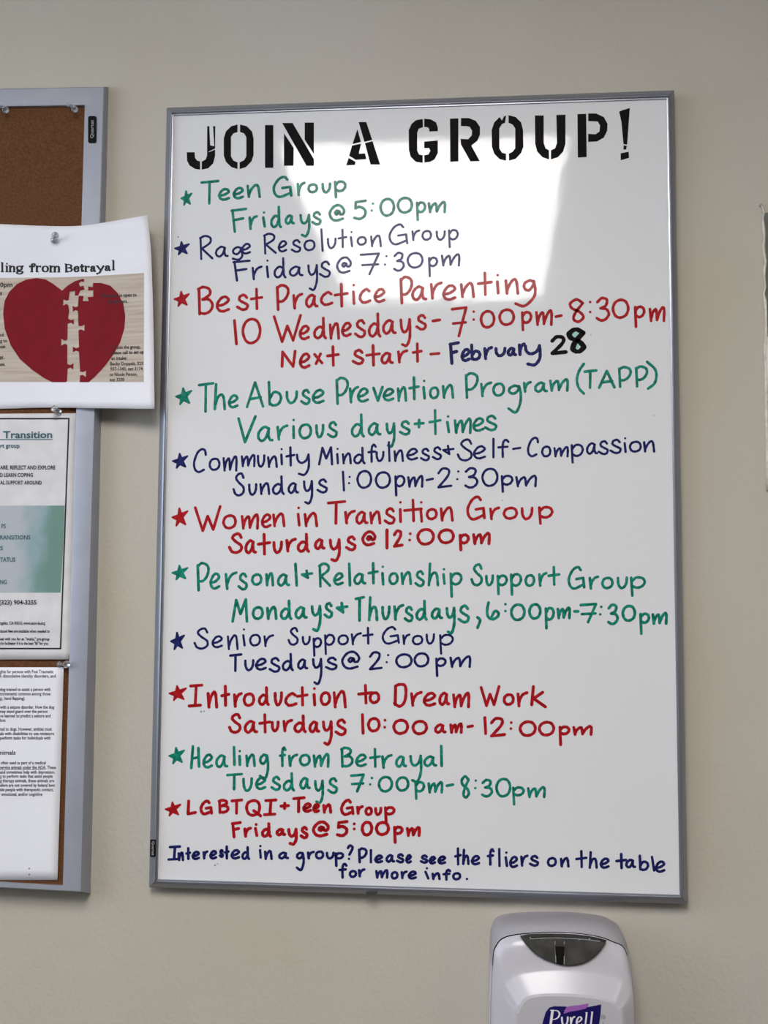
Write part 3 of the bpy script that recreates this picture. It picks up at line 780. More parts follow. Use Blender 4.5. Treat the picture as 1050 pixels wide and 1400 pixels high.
# ---- stencilled heading
A1, A2, A3 = (240, 150, 5.25), (440, 140, 4.773), (660, 140, 4.773)
STENCIL = [
 ('J', A1, '227,118 242,118 249,256 278,262 269,118 285,118 284,278 240,300 236,306 284,286 284,330 270,385 235,420 188,430 188,372 215,358 226,330|80,305 137,305 140,345 155,365 176,370 176,430 140,425 100,400 82,365'),
 ('O', A1, '445,106 445,160 415,170 398,195 398,335 415,365 445,378 445,426 400,412 362,375 346,330 346,205 362,155 400,118|463,106 463,160 492,170 508,198 508,335 492,362 460,378 460,426 505,412 545,370 560,325 560,205 548,155 510,118'),
 ('I', A1, '642,110 702,110 702,417 642,417'),
 ('N', A1, '765,95 840,95 993,355 993,402 940,402|778,168 848,275 846,402 778,402|927,92 993,92 993,318 927,215'),
 ('A', A2, '232,175 255,258 200,272|197,282 256,269 243,325 243,335 282,333 290,370 222,375 178,348|175,362 220,388 216,408 160,410|240,128 290,128 329,245 278,258|281,266 331,253 380,405 318,405'),
 ('G', A2, '658,108 660,162 632,172 622,200 622,315 635,340 658,345 658,394 615,388 580,355 568,310 567,180 585,140 615,115|668,106 710,110 745,130 757,165 757,188 702,190 700,172 690,162 668,160|668,256 757,248 757,330 735,372 705,388 670,392 668,345 695,340 708,315 700,298 668,298'),
 ('R', A2, '836,106 891,104 891,385 838,388|908,102 960,102 1005,120 1032,160 1032,210 1015,250 975,282 1030,383 970,385 908,275 905,238 955,240 978,215 980,185 965,160 945,155 908,155'),
 ('O', A3, '152,85 146,132 125,142 108,170 108,300 125,328 152,335 152,380 110,370 75,335 60,290 58,180 75,130 110,95 125,118 140,90|168,83 168,132 195,145 212,170 212,300 195,322 170,335 172,380 215,368 250,330 265,290 263,180 250,130 215,95'),
 ('U', A3, '340,85 398,85 398,265 410,300 432,312 432,372 390,358 355,320 342,270|480,82 540,80 540,270 525,320 490,358 445,372 445,312 472,300 484,265'),
 ('P', A3, '618,76 675,74 678,357 620,360|688,72 740,72 790,95 815,140 812,185 790,230 745,255 688,258 688,205 735,208 762,190 765,150 750,125 688,122'),
 ('!', A3, '890,60 908,52 960,36 945,240 942,276 918,272 905,130|919,279 941,284 935,308 918,308|900,332 952,322 955,362 900,378'),
]
for ch, (ox, oy, s), polys in STENCIL:
    mb = MB()
    for pl in polys.split('|'):
        fill(mb, [(ox + float(p.split(',')[0]) / s, oy + float(p.split(',')[1]) / s) for p in pl.split()], BD + 0.00014)
    mb.build('stencil_letter', M['black'], WB, label='black stencilled %s' % ('exclamation mark' if ch == '!' else 'letter ' + ch))

# ---- maker's plate on the left rail, clip under the bottom rail
def plate(poly, d, words, tq, parent):
    mb = MB()
    n = len(poly)
    a = [at(u, v, d) for u, v in poly]
    b = [p + Vector((0, 0.0012, 0)) for p in a]
    mb.add(a + b, [tuple(range(n))] + [(i, (i + 1) % n, n + (i + 1) % n, n + i) for i in range(n)])
    o = mb.build('maker_plate', M['black_plate'], parent)
    t = MB()
    vtext(t, words, tq, d + 0.0002)
    t.build('lettering', M['plate_ink'], o)


def rrect(x0, y0, x1, y1, r, sk=0.0):
    out = []
    for cx, cy, a0 in ((x1 - r, y0 + r, -90), (x1 - r, y1 - r, 0), (x0 + r, y1 - r, 90), (x0 + r, y0 + r, 180)):
        for k in range(4):
            a = math.radians(a0 + 30 * k)
            out.append((cx + r * math.cos(a) + sk * (cy + r * math.sin(a) - y0), cy + r * math.sin(a)))
    return out


plate(rrect(205.2, 1148, 212.6, 1171.5, 1.2), 0.0226, 'Quartet', [(207, 1150), (206.5, 1169.5), (211, 1169.5), (211.4, 1150)], WB)
mb = MB()
cpt = [at(508 + 8 * math.cos(a * math.pi / 8), 1221.2 + 2.6 * math.sin(a * math.pi / 8), 0.0208) for a in range(16)]
mb.add(cpt + [p + Vector((0, 0.012, 0)) for p in cpt], [tuple(range(16))] + [(i, (i + 1) % 16, 16 + (i + 1) % 16, 16 + i) for i in range(16)])
fix_normals(mb.build('mounting_clip', M['steel'], WB))

# ================================================================== THE CORK BOARD
def dc(u, v):                                  # depth of the frame's face: the board hangs a little out at its foot
    return 0.0135 + 0.0145 * (v - 118) / 1100


CB = empty('cork_board', (at(60, 700).x, 0, at(60, 1222).z), 'cork bulletin board in silver frame, hung left of the whiteboard', 'bulletin board')
ft, fb = at(143, 118.5, dc(0, 118)), at(111.5, 1219, dc(0, 1219))
it, ib = at(116, 143.5, dc(0, 144)), at(86, 1211, dc(0, 1208))
LX = 0.61
w_t, w_b = at(148.5, 119, 0), at(124, 1221.5, 0)
z_l = at(0, 121, dc(0, 120)).z - ft.z
roll = z_l / (at(0, 121, dc(0, 120)).x - ft.x)
gap_t, gap_b = ft.x - it.x, fb.x - ib.x


def lft(p, extra=0.0):
    x = p.x - (LX - extra)
    return Vector((x, p.y, p.z + roll * (x - p.x)))


FO = [lft(ft), ft, fb, lft(fb)]
FI = [lft(it, gap_t * 2), it, ib, lft(ib, gap_b * 2)]
WO = [lft(w_t), w_t, w_b, lft(w_b)]
for k in range(4):
    mb = MB()
    k2 = (k + 1) % 4
    vs = []
    steps = 10
    for s in range(steps + 1):
        q = s / steps
        wo, fo, fi = WO[k].lerp(WO[k2], q), FO[k].lerp(FO[k2], q), FI[k].lerp(FI[k2], q)
        wf = wo.lerp(fo, 0.9)
        f1 = fo.lerp(fi, 0.05)
        f2 = fo.lerp(fi, 0.95)
        vs += [Vector((wo.x, 0.0, wo.z)), wf, f1 + Vector((0, -0.0004, 0)), f2 + Vector((0, -0.0004, 0)), fi, fi + Vector((0, 0.006, 0))]
    n = 6
    fs = [(s * n + j, s * n + j + 1, (s + 1) * n + j + 1, (s + 1) * n + j) for s in range(steps) for j in range(n - 1)]
    fs += [tuple(range(n)), tuple(steps * n + j for j in range(n))]
    mb.add(vs, fs)
    o = fix_normals(mb.build('frame_rail', M['alu_satin'], CB))
    for p in o.data.polygons:
        p.use_smooth = len(p.vertices) == 4
    o.data.set_sharp_from_angle(angle=math.radians(30))
mb = MB()
ck = [FO[k].lerp(FI[k], 0.8) + Vector((0, 0.004, 0)) for k in range(4)]
mb.add(ck + [Vector((p.x, -0.001, p.z)) for p in ck], [(0, 1, 2, 3), (4, 7, 6, 5), (0, 4, 5, 1), (1, 5, 6, 2), (2, 6, 7, 3), (3, 7, 4, 0)])
fix_normals(mb.build('cork_panel', M['cork'], CB))
plate(rrect(120.4, 158.5, 131.6, 195.5, 2.4), dc(0, 175) + 0.0014, 'Quartet', [(128.6, 189), (128.8, 164), (123.6, 164), (123.2, 189)], CB)


def dcork(u, v):
    return dc(u, v) - 0.004


# ---- papers
def sheet(x0, x1, top, bot, right, d, m, parent, nx=26, ny=22, name='sheet'):
    """curved sheet on a pixel grid; top/bot give v at fraction of x, right gives u of the right edge at fraction of v"""
    mb = MB()
    vs = []
    for j in range(ny + 1):
        t = j / ny
        for i in range(nx + 1):
            s = i / nx
            xr_ = right(t)
            u = x0 + (xr_ - x0) * s
            v = top(u) + (bot(u) - top(u)) * t
            vs.append(at(u, v, d(u, v)))
    fs = [(j * (nx + 1) + i, j * (nx + 1) + i + 1, (j + 1) * (nx + 1) + i + 1, (j + 1) * (nx + 1) + i) for j in range(ny) for i in range(nx)]
    mb.add(vs, fs)
    o = mb.build(name, m, parent, True)
    return o


def lerp_tab(tab, x):
    if x <= tab[0][0]:
        return tab[0][1]
    for (a, p), (b, q) in zip(tab, tab[1:]):
        if x <= b:
            t = (x - a) / (b - a)
            return p + (q - p) * t
    return tab[-1][1]


def smooth_tab(tab):
    P = spline([Vector((a, b)) for a, b in tab], n=8)
    L = [(p.x, p.y) for p in P]
    return lambda x: lerp_tab(L, x)


def thicken(o):
    s = o.modifiers.new('thickness', 'SOLIDIFY')
    s.thickness = 0.00025
    s.offset = 0.0
    return o


# heart flier
d1x = smooth_tab([(-140, .0012), (-60, .0015), (20, .0018), (72, .0022), (100, .0055), (130, .0095), (165, .013), (212, .020)])


def d1(u, v):
    lift = d1x(u)
    foot = max(0.0, (v - 470) / 90) ** 2
    return dcork(u, v) + lift + 0.002 * foot * max(0, min(1, (u + 40) / 120))


f1 = empty('paper_flier', at(70, 560, 0.02), 'white flier with torn red puzzle heart, pinned over the board edge', 'flier', 'fliers pinned to the cork board')
top1 = smooth_tab([(-130, 303), (0, 306.5), (50, 308.6), (95, 309.3), (125, 307), (165, 300.5), (203, 293.8)])
bot1 = smooth_tab([(-130, 562), (0, 559), (63, 557.3), (140, 558.2), (212, 559)])
rt1 = smooth_tab([(0, 201), (.18, 206.3), (.54, 209.6), (1, 211.3)])
thicken(sheet(-128, 0, top1, bot1, rt1, d1, M['paper'], f1, 40, 26))
pr = 196.8
pic = sheet(-100, pr, smooth_tab([(-110, 383), (0, 380), (100, 378.5), (150, 376), (197, 373.3)]), lambda u: 522.3, lambda t: pr - 0.3 * t,
            lambda u, v: d1(u, v) + 0.0003, M['print_wood'], f1, 40, 20, name='printed_picture')
HS = 4.773
LEFT = '405,512 440,480 490,450 540,435 550,440 548,455 530,452 515,465 522,485 545,480 552,505 525,512 510,545 488,545 490,515 455,520 448,575 432,578 415,570 412,610 430,600 445,605 452,640 445,695 462,705 482,700 482,735 465,722 442,728 440,832 425,840 400,828 400,870 425,858 440,868 440,992 460,998 480,985 478,1028 460,1015 442,1022 438,1100 430,1110 340,1110 290,1085 210,1030 130,960 70,870 30,760 20,660 30,580 60,520 110,470 170,440 240,430 300,440 350,470'
RIGHT = '607,462 660,462 720,480 770,530 805,600 818,680 812,760 785,850 740,930 680,1010 620,1075 580,1110 520,1110 522,1065 540,1062 560,1075 560,1035 540,1045 522,1040 515,912 495,905 475,915 475,878 497,888 515,882 512,770 530,765 550,775 552,735 530,745 512,742 508,645 492,640 475,650 473,612 492,620 508,615 512,560 515,545 545,548 540,580 578,580 572,555 608,552 608,510 575,512 575,485 605,490'


def dense_fill(mb, poly, d):
    """polygon draped over a curved sheet: triangulate, then cut long edges so it follows the curve"""
    bm = bmesh.new()
    vs = [bm.verts.new((p[0], p[1], 0)) for p in poly]
    f = bm.faces.new(vs)
    f.normal_update()
    bmesh.ops.triangulate(bm, faces=[f])
    for _ in range(6):
        long = [e for e in bm.edges if e.calc_length() > 9]
        if not long:
            break
        bmesh.ops.subdivide_edges(bm, edges=long, cuts=1)
        bmesh.ops.triangulate(bm, faces=bm.faces[:])
    bm.verts.index_update()
    mb.add([at(v.co.x, v.co.y, d(v.co.x, v.co.y)) for v in bm.verts], [tuple(v.index for v in f.verts) for f in bm.faces])
    bm.free()


for half in (LEFT, RIGHT):
    mb = MB()
    P = [(float(p.split(',')[0]) / HS, 290 + float(p.split(',')[1]) / HS) for p in half.split()]
    dense_fill(mb, P, lambda u, v: d1(u, v) + 0.0005)
    mb.build('heart_half', M['heart'], pic)
# serif title
mb = MB()
TITLE = [('H', -166, 333, -104, 394), ('e', -98, 347, -58, 396), ('a', -52, 347, -8, 394), ('l', 4, 326, 26, 392), ('i', 34, 330, 56, 392), ('n', 58, 346, 100, 393), ('g', 104, 346, 155, 411, 388), ('f', 188, 330, 234, 393),
         ('r', 232, 346, 270, 393), ('o', 271, 346, 320, 396), ('m', 322, 346, 392, 394), ('B', 424, 335, 476, 394), ('e', 479, 348, 519, 395),
         ('t', 520, 338, 550, 394), ('r', 551, 348, 587, 392), ('a', 587, 347, 627, 393), ('y', 627, 346, 682, 409, 385), ('a', 682, 344, 724, 387),
         ('l', 729, 311, 751, 380)]
for tt in TITLE:
    ch, x0, y0, x1, y1 = tt[:5]
    b = 290 + tt[5] / HS if len(tt) > 5 else None
    X0, Y0, X1, Y1 = x0 / HS, 290 + y0 / HS, x1 / HS, 290 + y1 / HS
    dt = lambda u, v: d1(u, v) + 0.00035
    if ch == 'l':
        cx = (X0 + X1) / 2
        ribbon(mb, [(cx, Y0 + .4), (cx, Y1 - .4)], 1.45, dt, caps=False)
        ribbon(mb, [(X0, Y1 - .5), (X1, Y1 - .5)], .55, dt, caps=False)
        ribbon(mb, [(X0, Y0 + .6), (cx, Y0 + .6)], .55, dt, caps=False)
    elif ch == 'i':
        cx = (X0 + X1) / 2
        ribbon(mb, [(cx, Y0 + 4.2), (cx, Y1 - .4)], 1.45, dt, caps=False)
        ribbon(mb, [(X0, Y1 - .5), (X1, Y1 - .5)], .55, dt, caps=False)
        ribbon(mb, [(X0, Y0 + 4.3), (cx, Y0 + 4.3)], .55, dt, caps=False)
        ribbon(mb, [(cx, Y0 + 1.4)], 1.3, dt)
    else:
        glyph(mb, 's' + ch, X0 + (.2 if ch in 'nmrB' else 0), Y0, X1, Y1, 1.5, b, d=dt, nib=0.66 if ch in 'ea' else 0.5)
        if ch in 'nmrfBH':
            for fx in ((.3,) if ch in 'r' else (.42,) if ch == 'f' else (.18, .82) if ch in 'nH' else (.14, .5, .88) if ch == 'm' else (.2,)):
                cx = X0 + (X1 - X0) * fx
                ribbon(mb, [(cx - 2.2, Y1 - .6), (cx + 2.2, Y1 - .6)], .6, dt, caps=False)
        if ch in 'nmrBy':
            ribbon(mb, [(X0 - .9, Y0 + .7), (X0 + 1.6, Y0 + .7)], .5, dt, caps=False)
mb.build('title_lettering', M['toner'], f1)
mb, last = None, 0
ds = lambda u, v: d1(u, v) + 0.0007
for s, x0, x1, y, c in (('0pm', 0, 17, 392.3, 6), ('n', 0, 3, 403.5, 6), ('nd', 0, 5, 460, 4.6), ('g to', 0, 10, 468, 4.6), ('ost', 0, 7, 476, 4.6),
                        ('lf-', 0, 6.5, 491.5, 4.6), ('ate.', 0, 7, 500, 4.6), ('This group is open to', 136, 187, 406.3, 4.8),
                        ('all genders.', 147, 175, 414.5, 4.8), ('To join the group,', 152, 192, 477, 4.6), ('please call to set up', 152, 196.5, 484.3, 4.6),
                        ('an intake:', 152, 173.5, 492, 4.6)):
    if abs(y - last) > 12:
        if mb is not None:
            mb.build('printed_paragraph', M['toner'], f1)
        mb = MB()
    last = y
    text(mb, s, x0, x1, y, y - .02 * (x1 - x0), c, ds)
mb.build('printed_paragraph', M['toner'], f1)
mb = MB()
for s, x0, x1, y, c in (('Becky Doppelt, 323', 150.5, 195.5, 499.5, 4.6), ('937-1340, ext 3174', 150.5, 195, 506.5, 4.6),
                        ('or Nicole Person,', 150, 188, 514, 4.6), ('ext 3200', 150, 170, 521.3, 4.6)):
    text(mb, s, x0, x1, y, y - .01 * (x1 - x0), c, ds)
mb.build('printed_paragraph', M['toner_grey'], f1)

# transition flier
d2x = smooth_tab([(-170, .0010), (-40, .0012), (40, .0016), (80, .0022), (106, .0030)])


def d2(u, v):
    return dcork(u, v) + d2x(u) + 0.0012 * max(0, (v - 800) / 100) ** 2


f2 = empty('paper_flier', at(20, 900, 0.02), 'black bordered flier with teal block and underlined word Transition', 'flier', 'fliers pinned to the cork board')
rt2 = smooth_tab([(0, 104), (.5, 99.6), (.93, 96.3), (1, 93.5)])
thicken(sheet(-150, 0, lambda u: 565 - 0.006 * (u - 100), lambda u: 901.5 - .004 * (u - 95), rt2, d2, M['paper_aged'], f2, 26, 30))
d2p = lambda u, v: d2(u, v) + 0.0003
mb = MB()
def strip(mb, xa, xb, ya, yb, d, nx=8, ny=8):
    """pixel patch: xa, xb are functions of v"""
    vs = []
    for j in range(ny + 1):
        v = ya + (yb - ya) * j / ny
        for i in range(nx + 1):
            u = xa(v) + (xb(v) - xa(v)) * i / nx
            vs.append(at(u, v, d(u, v)))
    mb.add(vs, [(j * (nx + 1) + i, j * (nx + 1) + i + 1, (j + 1) * (nx + 1) + i + 1, (j + 1) * (nx + 1) + i) for j in range(ny) for i in range(nx)])


bx = lambda v: 95.2 - 11.4 * (v - 572) / 315          # right border line
strip(mb, lambda v: -140, lambda v: bx(v) - 2.5 - (0 if v < 760 else 1.2 * (v - 760) / 50), 691.2, 810.3, d2p, 20, 10)
blk = mb.build('teal_block', M['wash_green'], f2)
mb = MB()
strip(mb, lambda v: -140, lambda v: bx(v), 571.2, 573.4, d2p, 16, 1)
strip(mb, lambda v: -140, lambda v: bx(v) , 885.6, 887.8, d2p, 16, 1)
strip(mb, lambda v: bx(v) - 2.1, lambda v: bx(v), 571.2, 887.8, d2p, 1, 24)
mb.build('border', M['toner'], f2)
mb = MB()
dt2 = lambda u, v: d2(u, v) + 0.00075
text(mb, 'Transition', 4.2, 71.3, 599, 598.7, 9.6, dt2)
text(mb, 'Women in', -64, -1, 599.3, 599, 9.6, dt2)
strip(mb, lambda v: -64, lambda v: 71.8, 600.3, 601.2, dt2, 10, 1)
mb.build('title_lettering', M['toner_teal'], f2)
mb = MB()
text(mb, 'Support group', -20, 26.8, 612.3, 612, 6, dt2)
mb.build('subtitle_lettering', M['toner_teal'], f2)
for s, x0, x1, y in (('PS', 2, 8, 722), ('RANSITIONS', 0, 41.5, 737.5), ('S', 0, 4, 752.3), ('TATUS', 0, 21, 767.8), ('NG', 0, 9.3, 798.5)):
    mb = MB()
    text(mb, s, x0, x1, y, y, 5.8, dt2)
    mb.build('topic_line', M['toner_teal'], f2)
mb, last = None, 0
for s, x0, x1, y, c, b in (('ARE, REFLECT AND EXPLORE', 0, 75.5, 641.5, 5.2, True), ('D LEARN COPING', 0, 45, 651.8, 5.2, True),
                           ('AL SUPPORT AROUND', 0, 57, 662.2, 5.2, True), ('(323) 904-3255', -1, 50, 826.3, 6, True),
                           ('ngeles, CA 90015, www.aeon-la.org', 0, 61.5, 853.7, 4.2, True), ('duced fees are available when needed to', 0, 68, 864.6, 4.0, True),
                           ('eet with you for an "intake," pre-group', 0, 67.5, 875.3, 4.0, True), ('the facilitator if it is the best "fit" for you.', 0, 66.5, 881.3, 4.0, True)):
    if y - last > 14:
        if mb is not None:
            mb.build('printed_paragraph', M['toner'], f2)
        mb = MB()
    last = y
    text(mb, s, x0, x1, y, y + .003 * (x1 - x0), c, dt2, b)
mb.build('printed_paragraph', M['toner'], f2)

# service animal sheet
def d3(u, v):
    return dcork(u, v) + 0.0012 + 0.0008 * max(0, u / 80) ** 2


f3 = empty('paper_flier', at(20, 1200, 0.02), 'white page of small black print about service animals, lowest on the cork board', 'flier', 'fliers pinned to the cork board')
rt3 = smooth_tab([(0, 87.2), (.5, 83), (1, 78.6)])
thicken(sheet(-150, 0, lambda u: 912.3, lambda u: 1203.2, rt3, d3, M['paper'], f3, 20, 20))
dt3 = lambda u, v: d3(u, v) + 0.0003
mb, last = None, 0
for s, x0, x1, y, c, b in (
        ('ghts for persons with Post Traumatic', 0, 73, 920.3, 4.4, 0), ('h dissociative identity disorders, and', 0, 76, 926.3, 4.4, 0),
        ('dog trained to assist a person with', 0, 69, 944.6, 4.4, 0), ('movements common among those', 0, 69, 950.6, 4.4, 0), ('g., hand flapping).', 0, 34.5, 956.8, 4.4, 0),
        ('with a seizure disorder. How the dog', 0, 74, 968.8, 4.4, 0), ('may stand guard over the person', 0, 65, 974.6, 4.4, 0),
        ('ve learned to predict a seizure and', 0, 69, 980.8, 4.4, 0), ('laces.', 0, 8, 986.6, 4.4, 0),
        ('ted to dogs. However, entities must', 0, 71, 998.8, 4.4, 0), ('als with disabilities to use miniature', 0, 74, 1005, 4.4, 0), ('perform tasks for individuals with', 0, 69, 1011, 4.4, 0),
        ('nimals', 0, 21.3, 1031.7, 6, 1),
        ('often used as part of a medical', 1, 62.5, 1045, 4.4, 0), ('service animals under the ADA. These', 0, 76.5, 1051.3, 4.4, 0), ('and sometimes help with depression,', 0, 75, 1057.6, 4.4, 0),
        ('g to perform tasks that assist people', 0, 72, 1063.3, 4.4, 0), ('g therapy animals, these animals are', 0, 74, 1069.4, 4.4, 0),
        ('efore are not covered by federal laws', 0, 75, 1075.6, 4.4, 0), ('ide people with therapeutic contact,', 0, 73, 1081.6, 4.4, 0), ('emotional, and/or cognitive', 2, 58, 1088, 4.4, 0)):
    if y - last > 7.5:
        if mb is not None:
            mb.build('printed_paragraph', M['toner'], f3)
        mb = MB()
    last = y
    text(mb, s, x0, x1, y, y, c, dt3, bool(b))
strip(mb, lambda v: 0, lambda v: 62, 1052.0, 1052.5, dt3, 6, 1)
mb.build('printed_paragraph', M['toner'], f3)
for u, v in ((40, 1187.5), (40, 1195.5)):
    mb = MB()
    ribbon(mb, [(u, v)], 1.0, dt3)
    mb.build('pin_hole', M['toner'], f3)


# ---- push pins
def pin(bu, bv, bd, hu, hv, hd, label):
    a, b = at(bu, bv, bd), at(hu, hv, hd)
    ax = (b - a).normalized()
    ln = (b - a).length
    t = empty('push_pin', a, label, 'push pin', 'clear push pins on the cork board')
    x = ax.cross(Vector((0, 0, 1))).normalized()
    y = x.cross(ax)
    prof = [(0.0, 0.0), (.0036, 0.0), (.0042, .001), (.0040, .002), (.0022, .0032), (.0019, .38 * ln + .002), (.0023, .75 * ln), (.0038, .86 * ln), (.0043, .93 * ln), (.0040, .99 * ln), (.0028, ln), (0.0, ln)]
    n = 20
    mb = MB()
    vs = [a + ax * h + (x * math.cos(2 * math.pi * k / n) + y * math.sin(2 * math.pi * k / n)) * max(r, 1e-5) for r, h in prof for k in range(n)]
    fs = [(j * n + k, j * n + (k + 1) % n, (j + 1) * n + (k + 1) % n, (j + 1) * n + k) for j in range(len(prof) - 1) for k in range(n)]
    mb.add(vs, fs)
    o = mb.build('plastic_head', M['pin'], t, True)
    bm = bmesh.new()
    bm.from_mesh(o.data)
    bmesh.ops.remove_doubles(bm, verts=bm.verts, dist=4e-5)
    bmesh.ops.recalc_face_normals(bm, faces=bm.faces)
    bm.to_mesh(o.data)
    bm.free()
    mb = MB()
    k_ = 8
    vs = [a + ax * h + (x * math.cos(2 * math.pi * k / k_) + y * math.sin(2 * math.pi * k / k_)) * r for r, h in ((.0001, -.008), (.0006, -.006), (.0006, ln * .55)) for k in range(k_)]
    mb.add(vs, [(j * k_ + k, j * k_ + (k + 1) % k_, (j + 1) * k_ + (k + 1) % k_, (j + 1) * k_ + k) for j in range(2) for k in range(k_)])
    mb.build('needle', M['steel'], t, True)


g_ = dcork(0, 150)
pin(.5, 145, g_ + .0003, 8, 150.5, g_ + .013, 'clear push pin in bare cork at the left edge of the photo')
pin(95, 143.5, g_ + .0003, 102.5, 149.5, g_ + .013, 'clear push pin in the bare cork just inside the top right frame corner')
pin(73.5, 329, d1(73, 329) + .0005, 75.5, 321, d1(73, 329) + .013, 'clear push pin through the top margin of the red heart flier')
pin(80, 563.5, d2(80, 566) + .0012, 74, 558.5, d1(74, 557) + .013, 'clear push pin below the red heart flier, above the word Transition')
pin(81.5, 908.5, dcork(81, 908) + .0006, 92, 908.2, dcork(81, 908) + .012, 'clear push pin between the teal block flier and the service animal page')

# ================================================================== THE DISPENSER
DS = empty('soap_dispenser', at(768, 1640, 0.0), 'white wall dispenser with dark window and navy logo, below the whiteboard', 'hand sanitizer dispenser')
RING = [
 (0.000, '668,1640 668,1400 669,1300 674,1261 693,1249 752,1246 802,1248.6 834,1257 850,1282 860,1400 858,1640'),
 (0.022, '668,1640 668,1408 669,1303 674,1266 693.5,1255 753,1252.5 804,1254.5 838,1263 855,1290 864.5,1400 862,1640'),
 (0.046, '668,1640 668,1416 669.5,1308 675,1274 694,1263 754,1260.2 806,1262.5 841,1271 859,1298 868,1400 866,1640'),
 (0.062, '668.5,1640 668.5,1420 671,1314 676.5,1284 695,1271.5 753,1267.5 804,1270.5 838,1279.5 858.5,1303 868.5,1400 866,1640'),
 (0.070, '670,1640 670,1422 673,1320 678,1292 697,1278.5 753,1274 802,1277 836,1286 858,1306 868.5,1400 866,1640'),
 (0.068, '670.4,1640 670.4,1422 673.4,1320.4 678.4,1292.5 697.4,1279.1 753,1274.6 802,1277.6 835.8,1286.6 857.8,1306.4 868.2,1400 866,1640'),
 (0.0702, '671,1640 671,1423 674,1321.2 679,1293.4 698,1280 753,1275.3 801.6,1278.3 835.3,1287.4 857.6,1307.2 868,1400 866,1640'),
 (0.0745, '680,1640 680,1420 681.5,1335 687,1314 704,1299 754,1294 801,1296.5 836,1306 858.5,1324 867.8,1400 866,1640'),
 (0.0765, '685,1640 685,1410 686.5,1345 691,1331 706.5,1318.5 754,1313 800.5,1314.5 837,1322.5 859,1338 867.6,1400 865.5,1640'),
 (0.0775, '688,1640 688,1402 689,1352 693,1341 708,1331 754,1325 800,1326 838,1333.5 859,1348 867.2,1400 865,1640'),
 (0.0790, '690,1640 690,1403 691,1356 695,1345 710,1335 754,1329.5 799.5,1331 837.5,1338.5 857,1352 866,1400 864,1640'),
 (0.0905, '704,1632 704,1408 707,1383 711.5,1371.5 722.5,1361.5 754,1358 800,1360 828.5,1365.5 846.5,1375.5 854,1405 852,1632'),
 (0.0915, '707,1630 707,1410 710,1386 714,1375 725,1365 754,1362 800,1364 827,1369 844,1378.5 851,1406 849,1630'),
]
N = 5
rings = []
for d, s in RING:
    P = spline([Vector(tuple(float(x) for x in p.split(','))) for p in s.split()], n=N)
    rings.append([at(p.x, p.y, d) for p in P])
n = len(rings[0])


def ringmesh(ids, lo=0, hi=None, close=True):
    mb = MB()
    hi = n if hi is None else hi
    sel = [rings[k][lo:hi] for k in ids]
    m_ = hi - lo
    vs = [p for r in sel for p in r]
    fs = [(a * m_ + i, a * m_ + i + 1, (a + 1) * m_ + i + 1, (a + 1) * m_ + i) for a in range(len(sel) - 1) for i in range(m_ - 1)]
    if close:
        fs += [(a * m_ + m_ - 1, a * m_, (a + 1) * m_, (a + 1) * m_ + m_ - 1) for a in range(len(sel) - 1)]
    mb.add(vs, fs)
    return mb


lo, hi = 2 * N, 8 * N + 1
cap = ringmesh([0, 1, 2, 3, 4], lo, hi, False).build('top_cap', M['cap_plastic'], DS, True)
# sides of the housing below the cap, then the front cover
mb = ringmesh([0, 1, 2, 3, 4, 5], 0, lo + 1, False)
m2 = ringmesh([0, 1, 2, 3, 4, 5], hi - 1, n, False)
mb.add(m2.v, m2.f)
b0 = [rings[k][0] for k in range(6)] + [rings[k][-1] for k in range(6)]
mb.add(b0, [(i, i + 1, 7 + i, 6 + i) for i in range(5)])
fix_normals(mb.build('housing', M['white_plastic'], DS, True))
sm = ringmesh([4, 5, 6], lo, hi, False)
sm.build('seam', M['seam'], DS, True)
cov = ringmesh([5, 6, 7, 8, 9, 10, 11])
o = fix_normals(cov.build('front_cover', M['white_plastic'], DS, True))
face = ringmesh([11, 12])
nf = len(face.v)
face.f.append(tuple(range(n, 2 * n)))
fo = face.build('front_panel', M['grey_plastic'], DS)


def dfront(u, v):                              # depth of the cover between the seam and the raised panel
    return lerp_tab([(1274, .0702), (1277, .0705), (1295, .0748), (1313, .0768), (1326, .0780)], v + (0.03 * abs(u - 754)))


LENS = [(711, 1279.6), (722, 1277.6), (738, 1276.9), (753, 1276.8), (770, 1277), (786, 1277.9), (803, 1279.8), (818, 1282.4), (829, 1285.5),
        (826, 1291), (820, 1300), (812, 1308), (804, 1313.6), (795, 1317.4), (785, 1319.2), (776, 1319.6), (768, 1318.9), (760, 1317), (745, 1311.6),
        (735, 1305.5), (728, 1300), (719, 1290)]
mb = MB()
dense_fill(mb, LENS, lambda u, v: dfront(u, v) + 0.0022)
wn = mb.build('viewing_window', M['smoke'], DS)
mb = MB()
dense_fill(mb, [(758.5, 1286), (772, 1286.5), (771.5, 1319.2), (768, 1318.8), (760, 1316.8)], lambda u, v: dfront(u, v) + 0.0034)
dense_fill(mb, [(712, 1279.8), (753, 1277.3), (803, 1280.2), (828, 1285.6), (826, 1288), (803, 1283), (753, 1280.2), (722, 1281.5)], lambda u, v: dfront(u, v) + 0.0034)
mb.build('refill_post', M['smoke_dark'], wn)
mb = MB()
for pth in ([(771.6, 1287), (771.3, 1318)], [(758.8, 1287), (760, 1316)], [(725, 1283.5), (760, 1282.3), (800, 1284.5), (820, 1287)]):
    ribbon(mb, spline(pth, n=8), 0.45, lambda u, v: dfront(u, v) + 0.0038)
for u, v in ((725, 1281.8), (740, 1283), (792, 1284.6), (806, 1283.5)):
    ribbon(mb, [(u, v)], 0.9, lambda u, v: dfront(u, v) + 0.0040)
mb.build('refill_edge', M['smudge'], wn)
mb = MB()
ribbon(mb, LENS + LENS[:1], 0.5, lambda u, v: dfront(u, v) + 0.0027, closed=True)
mb.build('window_rim', M['seam'], wn)

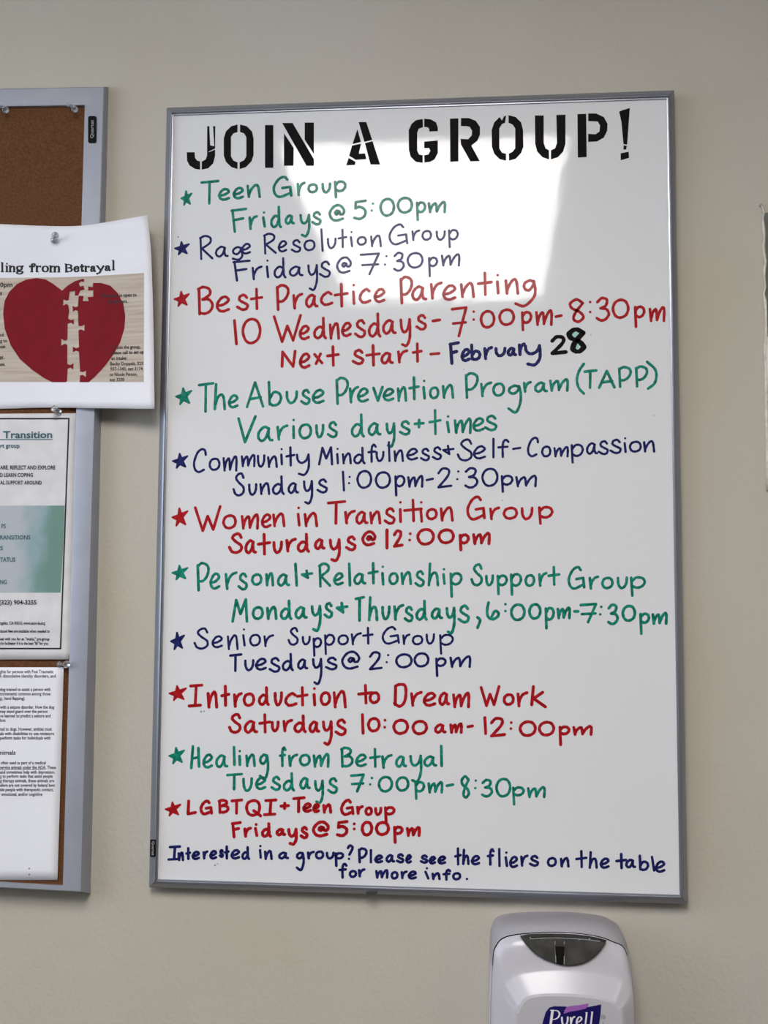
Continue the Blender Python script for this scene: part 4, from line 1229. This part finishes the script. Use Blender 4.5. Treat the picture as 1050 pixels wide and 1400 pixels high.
FD = 0.0915
mb = MB()
LG = [(742.5, 1396), (746, 1384), (751, 1377.5), (758, 1375.6), (772, 1376), (786, 1378.5), (797, 1378.3), (808, 1376), (822, 1373.2), (821, 1388), (818.5, 1404), (815, 1420),
      (800, 1423), (780, 1422), (760, 1425), (738, 1427), (737.5, 1415)]
fill(mb, LG, FD + 0.0003)
lg = mb.build('logo', M['logo_navy'], DS)
mb = MB()
fill(mb, [(770.5, 1386), (772, 1381), (775, 1376.3), (783, 1375), (793, 1374), (804.7, 1371.8), (804, 1376), (800, 1379.3), (790, 1381.5), (780, 1383)], FD + 0.0005)
mb.build('logo_wave', M['logo_lilac'], lg)
mb = MB()
q = lambda u, v: FD + 0.0008
ribbon(mb, [(755.5, 1381.2), (752.3, 1404)], 1.7, q, caps=False)
ribbon(mb, [(750, 1404), (755.5, 1404)], .6, q, caps=False)
ribbon(mb, [(752, 1381.2), (757, 1381.2)], .6, q, caps=False)
ribbon(mb, spline([(756, 1381.5), (762, 1382), (765, 1386), (763, 1391), (758.5, 1393.5), (754.5, 1393.5)], n=6), 1.25, q, nib=.45)
for ch, x0, y0, x1, y1 in (('u', 767, 1389.5, 777.5, 1403.5), ('r', 779, 1389, 786.5, 1403.5), ('e', 787, 1389, 796.5, 1403.5), ('l', 798.5, 1384, 803.5, 1403.5), ('l', 806, 1383, 811, 1403.5)):
    if ch == 'l':
        ribbon(mb, [(x1 - 1.2, y0), (x0 + 1.5, y1)], 1.2, q, caps=False)
        ribbon(mb, [(x0, y1 - .4), (x0 + 4, y1 - .4)], .5, q, caps=False)
        ribbon(mb, [(x1 - 3.2, y0 + .5), (x1, y0 + .5)], .5, q, caps=False)
    else:
        glyph(mb, ch, x0, y0, x1, y1, 1.25, d=q, nib=.5)
mb.build('logo_lettering', M['logo_white'], lg)
mb = MB()
ribbon(mb, spline([(825 + 2.5 * math.cos(a * math.pi / 4), 1390.3 + 2.5 * math.sin(a * math.pi / 4)) for a in range(8)], True, n=3), .55, q, closed=True)
text(mb, 'R', 823.8, 826.4, 1391.8, 1391.8, 3, q)
ribbon(mb, [(824.5, 1398.5), (824.3, 1406)], .9, q)
mb.build('registered_mark', M['smudge'], lg)
